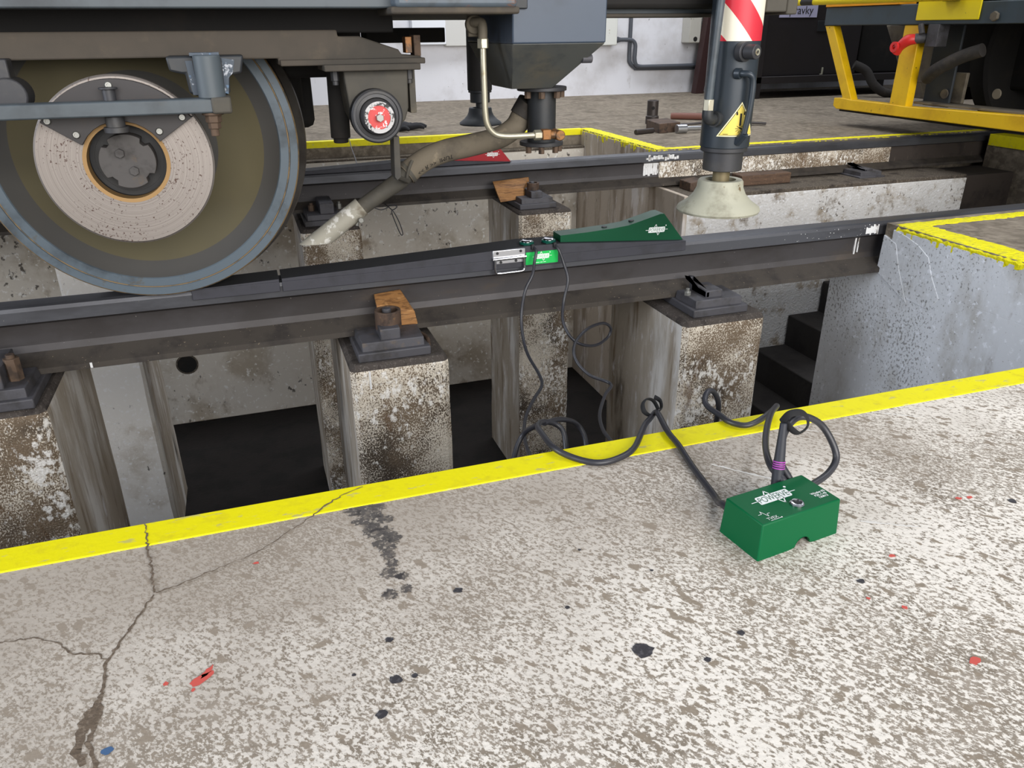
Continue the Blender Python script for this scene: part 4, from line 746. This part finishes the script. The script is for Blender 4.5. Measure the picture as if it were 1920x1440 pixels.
for q in (205, 250, 300, 340):
    a = math.radians(q); x = TX + .046 * math.cos(a); y = TY + .046 * math.sin(a)
    b = MB(); b.cyl((x, y, .394), (x, y, .410), .008, n=6); obj('bolt', b, 'bolt_rust', ot, .0006)
    b = MB(); b.cyl((x * .93 + TX * .07, y * .93 + TY * .07, .272), (x * .93 + TX * .07, y * .93 + TY * .07, .290), .0075, n=6); obj('bolt', b, 'bolt_rust', ot, .0006)
b = MB(); b.cyl((.722, 1.665, .480), (.745, 1.665, .480), .009, n=16); obj('lug', b, 'clip_steel', sb, .001)
PY = 1.70
b = MB(); b.tube([(.511, PY, .515), (.511, PY, .47), (.512, PY, .42), (.513, PY, .375), (.518, PY, .348), (.533, PY, .330), (.556, PY, .3235), (.60, PY, .3225), (.630, PY, .3225)], .0068, 14, 6); pp = part('air_pipe', b, 'pipe_zinc', bevel=0)
b = MB(); b.cyl((.511, PY, .503), (.511, PY, .522), .0125, n=6); obj('union_nut', b, 'pipe_zinc', pp, .001)
b = MB(); b.cyl((.626, PY, .3225), (.643, PY, .3225), .0115, n=6); obj('union_nut', b, 'pipe_zinc', pp, .001)
b = MB(); b.tube([(.511, PY, .522), (.511, PY, .542), (.5095, PY + .004, .552), (.502, PY + .012, .553), (.496, PY + .02, .553)], .0098, 14, 5); obj('elbow', b, 'dim_metal', pp)
b = MB(); b.cyl((.500, PY + .018, .549), (.500, PY + .032, .549), .019, n=24); b.box(.488, .512, PY + .026, PY + .04, .525, .575); obj('elbow_seat', b, 'dim_metal', pp, .002)
b = MB(); b.box(.644, .664, PY - .011, PY + .011, .312, .334); b.cyl((.662, PY, .322), (.690, PY, .3205), .0085, n=16); b.cyl((.686, PY - .012, .320), (.686, PY + .03, .320), .0115, n=20); obj('fitting', b, 'brass_dirty', pp, .002)
HP = [(.660, 1.835, .372), (.648, 1.84, .352), (.628, 1.84, .325), (.590, 1.838, .304), (.545, 1.836, .2945), (.500, 1.834, .2875), (.456, 1.832, .281), (.412, 1.830, .268), (.378, 1.828, .250), (.355, 1.826, .234)]
b = MB(); b.tube(HP, [.027, .027, .0255, .0255, .0255, .026, .026, .026, .026, .0265], 20, 6); hs = part('sand_hose', b, 'hose_rubber', bevel=0)
b = MB(); b.tube([(.664, 1.832, .382), (.656, 1.838, .366), (.645, 1.84, .348)], .0295, 20, 5); obj('hose_end', b, 'hose_dark', hs)
# embossed hose print, wrapped round the hose
hp = catmull(HP, 12); cum = [0]
for i in range(1, len(hp)): cum.append(cum[-1] + (hp[i] - hp[i - 1]).length)
def hose_at(u, v):
    s_ = max(0.0001, min(cum[-1] - .0001, u)); i = next(k for k in range(1, len(cum)) if cum[k] >= s_); q = (s_ - cum[i - 1]) / (cum[i] - cum[i - 1]); p = hp[i - 1].lerp(hp[i], q); t = (hp[i] - hp[i - 1]).normalized()
    side = Vector((0, -1, 0)); side = (side - t * side.dot(t)).normalized(); up = side.cross(t); th = v / .0265
    if up.z < 0: up = -up
    return p + side * (.0268 * math.cos(th)) + up * (.0268 * math.sin(th))
m = MB(); g = text_geo('<< R >>  IMUT', .0155, align='LEFT')
put(m, g, lambda u, v: hose_at(cum[-1] - .020 - u, -v - .012)); obj('print', m, 'print_black', hs)
b = MB(); b.tube([(.366, 1.80, .268), (.356, 1.795, .25), (.350, 1.80, .226)], .0035, 8, 4); b.lathe([(.0285, -.004), (.0285, .004)], (.360, 1.827, .238), (.80, .06, .55), 32); obj('clamp', b, 'dusty_olive', hs)
b = MB(); b.tube([(.362, 1.826, .240), (.335, 1.826, .218), (.300, 1.828, .197), (.262, 1.829, .174), (.225, 1.83, .150)], [.0215, .0205, .019, .0185, .0185], 20, 5); obj('nozzle_pipe', b, 'dusty_olive', hs)
# slant-cut nozzle tip, cut flat just above the rail
na = Vector((.246, 1.83, .166)); nd = Vector((-.125, .0, -.085)).normalized(); ns = Vector((0, 1, 0)); nu = nd.cross(ns); N_ = 28; ringA = []; ringB = []; CUT = .0905
for i in range(N_):
    a = 2 * PI * i / N_; off = ns * (.0225 * math.cos(a)) + nu * (.0225 * math.sin(a)); p0 = na + off; k = (CUT - p0.z) / nd.z; ringA.append(p0); ringB.append(p0 + nd * k)
inner = [na + (p - na) * .86 if False else p for p in ringB]
b = MB(); b.add(ringA + ringB, [(i, (i + 1) % N_, N_ + (i + 1) % N_, N_ + i) for i in range(N_)] + [tuple(range(N_))])
obj('nozzle', b, 'nozzle_white', hs)
b = MB(); b.cyl((.2385, 1.806, .140), (.2385, 1.80, .140), .006, n=12); b.cyl((.236, 1.84, .136), (.232, 1.84, .120), .005, n=10); obj('screw', b, 'bolt_zinc', hs, .0008)
# jacks
def jack(jy, s, near):
    jx = 1.072
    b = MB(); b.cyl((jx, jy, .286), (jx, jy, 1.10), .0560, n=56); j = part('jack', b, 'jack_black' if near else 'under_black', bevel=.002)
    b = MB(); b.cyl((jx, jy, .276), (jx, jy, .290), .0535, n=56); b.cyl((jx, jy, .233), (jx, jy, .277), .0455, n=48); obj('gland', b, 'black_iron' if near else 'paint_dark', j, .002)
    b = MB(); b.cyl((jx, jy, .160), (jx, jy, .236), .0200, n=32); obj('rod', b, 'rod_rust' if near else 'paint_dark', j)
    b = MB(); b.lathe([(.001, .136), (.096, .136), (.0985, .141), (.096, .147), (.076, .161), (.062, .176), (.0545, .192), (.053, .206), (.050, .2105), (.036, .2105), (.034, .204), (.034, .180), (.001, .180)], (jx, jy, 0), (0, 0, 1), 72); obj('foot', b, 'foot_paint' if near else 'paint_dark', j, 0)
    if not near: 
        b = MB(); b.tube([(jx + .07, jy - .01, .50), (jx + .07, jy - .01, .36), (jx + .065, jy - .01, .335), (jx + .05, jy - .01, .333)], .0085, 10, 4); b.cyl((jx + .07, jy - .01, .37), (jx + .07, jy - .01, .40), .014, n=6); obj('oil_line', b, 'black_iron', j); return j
    b = MB(); b.cyl((jx - .016, jy - .050, .491), (jx - .012, jy - .066, .491), .0205, n=28); b.cyl((jx - .012, jy - .066, .491), (jx - .003, jy - .092, .491), .0150, n=24)
    va = obj('valve', b, 'black_iron', j, .0015)
    b = MB(); b.lathe([(.0036, 0), (.0070, 0), (.0070, .0018), (.0036, .0018)], (jx - .0028, jy - .0922, .491), (.33, -.94, 0), 20, closed=True); obj('valve_ring', b, 'foot_paint', va)
    b = MB(); b.tube([(jx - .020, jy - .050, .447), (jx - .012, jy - .066, .447), (jx - .001, jy - .074, .445), (jx + .007, jy - .075, .432), (jx + .008, jy - .075, .40), (jx + .006, jy - .073, .36), (jx + .002, jy - .070, .322)], .0070, 14, 6); b.cyl((jx - .022, jy - .050, .447), (jx - .016, jy - .060, .447), .0115, n=20); b.cyl((jx - .002, jy - .052, .300), (jx + .003, jy - .071, .322), .0095, n=16); obj('oil_line', b, 'jack_black', j)
    b = MB(); b.cyl((jx - .045, jy - .028, .352), (jx - .060, jy - .037, .352), .017, n=24); b.tube([(jx - .050, jy - .031, .352), (jx - .070, jy - .040, .352), (jx - .078, jy - .042, .358), (jx - .0785, jy - .042, .372)], .0125, 14, 4); obj('elbow', b, 'paint_dark', j)
    b = MB(); b.cyl((jx - .0785, jy - .042, .371), (jx - .0785, jy - .042, .395), .0125, n=6); obj('union_nut', b, 'pipe_zinc', j, .001)
    b = MB(); b.tube([(jx - .0785, jy - .042, .394), (jx - .077, jy - .042, .45), (jx - .073, jy - .040, .53), (jx - .067, jy - .036, .62), (jx - .064, jy - .034, .80)], .0088, 12, 5); obj('oil_hose', b, 'paint_grey', j)
    # stickers wrapped on the cylinder
    rr = .0564
    on = lambda u, z, d=0.0: Vector((jx + (rr + d) * math.sin(u / rr), jy - (rr + d) * math.cos(u / rr), z))
    sl = MB(); nA, nZ = 56, 14; us = [(-.078 + .170 * i / nA) for i in range(nA + 1)]; zs = [.512 + .18 * i / nZ for i in range(nZ + 1)]
    sl.add([on(u, z) for z in zs for u in us], [(j_ * (nA + 1) + i, j_ * (nA + 1) + i + 1, (j_ + 1) * (nA + 1) + i + 1, (j_ + 1) * (nA + 1) + i) for j_ in range(nZ) for i in range(nA)])
    obj('warning_band', sl, 'jack_stripes', j)
    def wrap(pts, mi, d, mb, div=10):
        A, B_, C_ = pts
        V_ = []; F_ = []; idx = {}
        for i in range(div + 1):
            for k in range(div + 1 - i):
                u = A[0] + (B_[0] - A[0]) * i / div + (C_[0] - A[0]) * k / div; z = A[1] + (B_[1] - A[1]) * i / div + (C_[1] - A[1]) * k / div
                idx[i, k] = len(V_); V_.append(on(u, z, d))
        for i in range(div):
            for k in range(div - i):
                F_.append((idx[i, k], idx[i + 1, k], idx[i, k + 1]))
                if k < div - i - 1: F_.append((idx[i + 1, k], idx[i + 1, k + 1], idx[i, k + 1]))
        mb.add(V_, F_, mi)
    tr = MB(); cxu, zb = -.002, .314; hw = .051; ht = .074
    for k, (sc_, mi) in enumerate(((1.0, 0), (.91, 1), (.87, 2))):
        cz = zb + ht / 3
        wrap([(cxu - hw * sc_, cz - ht / 3 * sc_), (cxu + hw * sc_, cz - ht / 3 * sc_), (cxu, cz + 2 * ht / 3 * sc_)], mi, .0004 + k * .0003, tr)
    fn = lambda u, z: on(cxu + u, zb + z, .0016)
    stroke(tr, [(-.0085, .0500), (.0085, .0500)], .0072, fn, 1); stroke(tr, [(.0, .048), (.0, .0255)], .0046, fn, 1)
    for q in range(9):
        a = PI * 2 * q / 9 + .2; stroke(tr, [(.004 * math.cos(a), .0165 + .004 * math.sin(a)), (.0105 * math.cos(a), .0165 + .0085 * math.sin(a))], .0011, fn, 1)
    stroke(tr, [(-.001, .019), (.005, .0165), (.010, .018)], .003, fn, 1)
    stroke(tr, [(-.036, .0055), (-.026, .0055)], .0012, fn, 1)
    obj('warning_sticker', tr, ['sticker_edge', 'print_black', 'sticker_yellow'], j, angle=60)
    return j
jack(1.622, 1, True); jack(3.632, 1, False)

# ------------------------------------------------------------------ yellow car on the right
XC = 3.38
Y = thing('rail_car', 'yellow and blue-grey rail car with open yellow guard frame at the right edge', 'rail car', (4.5, 2.64, 0))
def cpart(name, mb, mats, bevel=.004, parent=Y): return obj(name, mb, mats, parent, bevel)
b = MB(); b.prism([(4.192, .541), (4.117, .541), (3.873, .150), (3.946, .150)], 'x', XC, XC + .05); cpart('post', b, 'car_yellow')
b = MB(); b.prism([(3.568, .541), (3.460, .541), (3.460, .142), (3.577, .150)], 'x', XC, XC + .05); cpart('post', b, 'car_yellow')
b = MB(); b.prism([(4.014, .153), (4.014, .109), (3.985, .093), (1.2, .093), (1.2, .160), (2.755, .163), (3.46, .148), (3.577, .152), (3.873, .152), (3.95, .157)], 'x', XC - .004, XC + .055); cpart('guard_bar', b, 'car_yellow')
b = MB(); b.box(XC + .02, XC + .16, 1.2, 3.985, .080, .096); cpart('guard_bar_base', b, 'under_black')
b = MB(); b.box(XC + .05, XC + .16, 1.2, 3.46, .1601, .172); cpart('guard_shelf', b, 'dim_metal', .002)
b = MB(); b.box(XC - .005, XC + .10, 1.2, 4.195, .543, .640); cpart('headstock', b, 'car_blue')
b = MB(); b.box(XC - .012, XC + .10, 3.62, 4.195, .6405, .658); cpart('headstock_strip', b, 'car_orange', .002)
b = MB(); b.box(XC - .014, XC - .005, 3.106, 3.49, .562, .80); cpart('buffer_plate', b, 'car_yellow_bright')
b = MB(); b.box(XC - .05, XC - .01, 3.22, 3.32, .645, .70); cpart('grease_block', b, 'under_black', .01)
b = MB(); b.cyl((XC - .10, 2.6, .664), (XC - .10, 4.15, .674), .0235, n=32); pl = cpart('pole', b, 'car_yellow_bright', 0)
b = MB(); b.cyl((XC - .10, 4.15, .674), (XC - .10, 5.2, .680), .0237, n=32); obj('striped_end', b, 'pole_stripes', pl)
b = MB(); b.box(XC + .12, XC + .135, 3.30, 3.47, .150, .541); cpart('side_panel', b, 'car_panel')
b = MB(); b.prism([(4.05, .541), (3.90, .541), (3.66, .16), (3.78, .16)], 'x', XC + .32, XC + .37); cpart('inner_brace', b, 'dim_metal')
b = MB(); b.box(XC + .24, XC + .28, 3.60, 3.66, .25, .535); b.box(XC + .22, XC + .30, 3.57, 3.70, .53, .545); cpart('hanger', b, 'dim_metal')
b = MB(); b.box(XC + .10, 9, 1.3, 4.05, .645, 2.0); cpart('car_body', b, 'under_black', .01)
b = MB(); b.box(XC + .55, 8.6, 1.95, 3.75, .22, .62); b.box(XC + .5, 8.6, 1.35, 1.95, .30, .62); b.box(XC + .6, 8.6, 3.70, 4.02, .14, .62); cpart('underframe', b, 'under_black', .02)
for yy, s in ((1.826, 1), (3.451, -1)):
    b = MB(); b.lathe([(.03, -.02 * s), (.12, -.01 * s), (.30, .02 * s), (.34, 0), (.40, 0), (.403, .09 * s), (.43, .115 * s), (.42, .135 * s), (.03, .10 * s)], (4.15, yy, .4035), (0, 1, 0), 64); cpart('wheel', b, 'under_black', 0)
b = MB(); b.tube([(XC - .02, 3.452, .475), (XC - .05, 3.475, .470), (XC - .06, 3.51, .442), (XC - .06, 3.535, .415)], [.024, .028, .024, .027], 16, 5); ck = cpart('brake_cock', b, 'cock_red', 0)
b = MB(); b.lathe([(.012, 0), (.026, 0), (.026, .012), (.012, .012)], (XC - .086, 3.515, .438), (-1, 0, 0), 24, closed=True); obj('ring', b, 'cock_red', ck)
b = MB(); b.cyl((XC - .03, 3.455, .478), (XC + .06, 3.38, .48), .024, n=20); b.cyl((XC - .02, 3.42, .50), (XC - .02, 3.44, .545), .014, n=12); b.box(XC - .01, XC + .06, 3.33, 3.40, .44, .545); obj('valve', b, 'clip_steel', ck, .003)
b = MB(); b.tube([(XC + .05, 3.10, .43), (XC + .03, 3.20, .395), (XC + .02, 3.32, .335), (XC + .05, 3.40, .29)], .032, 16, 6); cpart('brake_hose', b, 'hose_dark', 0)
b = MB(); b.box(XC + .14, XC + .16, 3.24, 3.33, .172, .32); cpart('corrugated_gaiter', b, 'dim_metal', .004)
for yy, zz in ((3.02, .575), (2.80, .575)):
    b = MB(); b.cyl((XC - .02, yy, zz), (XC - .004, yy, zz), .022, n=6); cpart('bolt', b, 'dim_metal', .002)
for yy, zz in ((3.02, .235), (3.33, .215), (2.83, .185)):
    b = MB(); b.cyl((XC + .11, yy, zz), (XC + .118, yy, zz), .024, n=16); cpart('bolt', b, 'dim_metal', .002)

# ------------------------------------------------------------------ things along the back wall
b = MB(); b.box(1.40, 1.672, 6.58, 6.66, .43, .72, 0); tag(obj('wall_panel', b, 'panel_white', None, .004, (1.53, 6.62, .43)), 'white wall panel behind the left jack, left of the grey one', 'panel')
b = MB(); b.box(1.674, 2.06, 6.60, 6.66, .417, .72, 0); tag(obj('wall_panel', b, 'panel_grey', None, .004, (1.85, 6.62, .417)), 'pale grey wall panel behind the silver air pipe', 'panel')
b = MB(); b.box(2.98, 3.165, 6.55, 6.66, .405, .85, 0); sw = thing('switch_box', 'white electrical box on the wall right of the sandbox', 'electrical box', (3.07, 6.6, .405)); obj('housing', b, 'switch_white', sw, .006)
b = MB(); b.cyl((3.165, 6.60, .447), (3.215, 6.60, .447), .020, n=16); b.cyl((3.19, 6.60, .447), (3.20, 6.60, .447), .025, n=6); obj('gland', b, 'conduit', sw, .002)
b = MB(); b.box(3.845, 3.955, 6.52, 6.66, .415, .85, 0); b.box(3.955, 4.015, 6.56, 6.66, .418, .85, 1); s2 = thing('heater_box', 'pale grey metal box on the wall behind the striped jack', 'electrical box', (3.92, 6.6, .415)); obj('housing', b, ['switch_grey', 'switch_white'], s2, .006)
b = MB(); b.cyl((3.905, 6.519, .445), (3.905, 6.526, .445), .020, n=16); obj('opening', b, 'under_black', s2)
b = MB(); b.tube([(3.21, 6.604, .447), (3.28, 6.604, .447), (3.335, 6.604, .440), (3.365, 6.604, .410), (3.368, 6.604, .36), (3.368, 6.604, .29), (3.385, 6.604, .245), (3.43, 6.604, .229), (3.55, 6.604, .228), (3.99, 6.604, .229)], .0165, 12, 5); tag(obj('conduit_pipe', b, 'conduit', None, 0, (3.21, 6.604, .447)), 'thin grey conduit bending down from the white electrical box', 'pipe')
b = MB(); b.tube([(3.333, 6.6425, .90), (3.333, 6.6425, .60), (3.333, 6.6425, .32), (3.343, 6.6425, .262), (3.39, 6.6425, .222), (3.45, 6.6425, .212), (3.99, 6.6425, .208)], .0165, 12, 5); tag(obj('conduit_pipe', b, 'conduit', None, 0, (3.333, 6.6425, .90)), 'taller grey conduit coming straight down the white wall', 'pipe')
b = MB(); b.prism([(3.905, 0), (3.985, 0), (4.075, .95), (3.995, .95)], 'y', 6.44, 6.52); tag(obj('leaning_post', b, 'post_red_brown', None, .004, (3.95, 6.48, 0)), 'dark reddish brown post leaning on the white wall', 'post')
cb = thing('dark_cabinet', 'large dark steel cabinet on legs against the wall behind the striped jack', 'cabinet', (4.7, 5.95, 0))
b = MB(); b.box(4.10, 5.05, 5.80, 6.40, .17, 1.9); obj('body', b, 'cabinet_dark', cb, .004)
b = MB(); b.box(4.02, 5.9, 5.75, 6.42, .115, .168); obj('bottom_rail', b, 'cabinet_dark', cb, .004)
for x in (4.02, 5.82):
    for yy in (5.75, 6.35):
        b = MB(); b.box(x, x + .07, yy, yy + .07, 0, 1.9 if x < 5 else .115); obj('leg', b, 'cabinet_dark', cb, .003)
b = MB(); b.box(4.60, 4.74, 5.794, 5.80, .50, .58); obj('handle', b, 'paint_dark', cb, .002)
b = MB(); b.box(4.705, 4.715, 5.790, 5.80, .175, .225); b.box(4.69, 4.715, 5.790, 5.80, .170, .176); obj('latch', b, 'foot_paint', cb, .001)
pn = MB(); pn.box(4.22, 4.58, 5.796, 5.7995, .605, .80); pp_ = obj('paper_notice', pn, 'paper', None, 0, (4.40, 5.798, .70)); tag(pp_, 'lavender paper notice stuck on the dark cabinet', 'notice')
m = MB(); put(m, text_geo('opravky', .085), plane_fn((4.40, 5.796, .655), (1, 0, 0), (0, 0, 1), .0012)); obj('lettering', m, 'print_black', pp_)
b = MB(); b.box(5.10, 5.85, 5.85, 6.40, .17, 1.6); tag(obj('dark_crate', b, 'under_black', None, .01, (5.47, 6.1, .17)), 'black crate beside the dark cabinet behind the yellow frame', 'crate')
b = MB(); b.tube([(4.86, 5.60, .25), (4.95, 5.55, .20), (5.0, 5.5, .10), (5.10, 5.45, .034), (5.3, 5.42, .034)], .035, 12, 4); tag(obj('coiled_hose', b, 'hose_dark', None, 0, (4.95, 5.55, .1)), 'dark hose end hanging beside the cabinet behind the yellow frame', 'hose')

# ------------------------------------------------------------------ tools and glove on the far floor
b = MB(); cx, cy = 2.42, 4.47
b.lathe([(.040, 0), (.040, .045), (.034, .050), (.034, .135), (.030, .138), (.024, .138), (.024, .06), (1e-4, .06)], (cx, cy, 0), (0, 0, 1), 36); so_ = thing('steel_socket', 'dark upright steel socket standing on the far floor', 'tool', (cx, cy, 0)); obj('barrel', b, 'tool_dark', so_)
b = MB(); b.cyl((cx - .014, cy - .0335, .095), (cx - .0155, cy - .0355, .095), .010, n=16); obj('hole', b, 'under_black', so_)
b = MB(); b.hexa([(2.225, 4.02, 0), (2.38, 4.06, 0), (2.42, 4.28, 0), (2.27, 4.26, 0)], [(2.225, 4.02, .052), (2.38, 4.06, .052), (2.42, 4.28, .052), (2.27, 4.26, .052)]); tag(obj('rusty_block', b, 'ring_rust', None, .003, (2.32, 4.15, 0)), 'small rusty brown block beside the upright socket', 'block')
b = MB(); b.cyl((2.08, 4.02, .014), (2.21, 4.06, .014), .014, n=14); tag(obj('steel_bar', b, 'tool_dark', None, .002, (2.14, 4.04, 0)), 'short dark steel bar left of the rusty block', 'tool')
wr = thing('socket_wrench', 'chrome socket wrench lying in front of the rusty block', 'tool', (2.45, 4.0, 0))
b = MB(); b.cyl((2.315, 3.985, .024), (2.375, 3.985, .024), .024, n=20); obj('socket', b, 'tool_chrome', wr, .002)
b = MB(); b.cyl((2.375, 3.985, .024), (2.80, 3.995, .020), .0125, n=16); obj('shaft', b, 'tool_chrome', wr)
hm = thing('hammer', 'hammer with a reddish brown handle lying behind the wrench', 'tool', (2.7, 4.5, 0))
b = MB(); b.tube([(2.66, 4.66, .020), (2.78, 4.56, .022), (2.92, 4.45, .022), (3.0, 4.39, .022)], [.020, .021, .018, .014], 16, 5); obj('handle', b, 'handle_brown', hm)
b = MB(); b.box(2.97, 3.03, 4.31, 4.47, .002, .045); obj('head', b, 'tool_dark', hm, .006)
b = MB(); b.tube([(2.45, 4.27, .012), (2.60, 4.25, .016), (2.74, 4.29, .02), (2.86, 4.22, .016), (3.0, 4.12, .012)], .012, 10, 4, flat=(.6, 1.6)); tag(obj('pry_bar', b, 'tool_dark', None, 0, (2.7, 4.25, 0)), 'dark steel lever lying between the hammer handle and the wrench', 'tool')
b = MB()
for (dx, dy, L_, a_, z_) in ((0, 0, .075, .25, .020), (.010, .035, .085, .05, .022), (.0, .065, .08, -.15, .020), (-.02, .095, .065, -.35, .018), (-.07, -.035, .06, .9, .018)):
    p = Vector((.965 + dx, 4.70 + dy, z_)); q = p + Vector((math.cos(a_) * L_, -math.sin(a_) * L_, -.006)); b.tube([p - Vector((.06, -.01, 0)), p, p.lerp(q, .6) + Vector((0, 0, .008)), q], [.016, .015, .013, .008], 10, 4)
b.tube([(.80, 4.74, .018), (.86, 4.745, .026), (.92, 4.745, .026), (.96, 4.74, .020)], [.038, .048, .050, .040], 14, 4, flat=(.5, 1.2))
tag(obj('work_glove', b, 'glove_black', None, 0, (.9, 4.74, 0)), 'black work glove lying on the far floor behind the roller', 'glove')
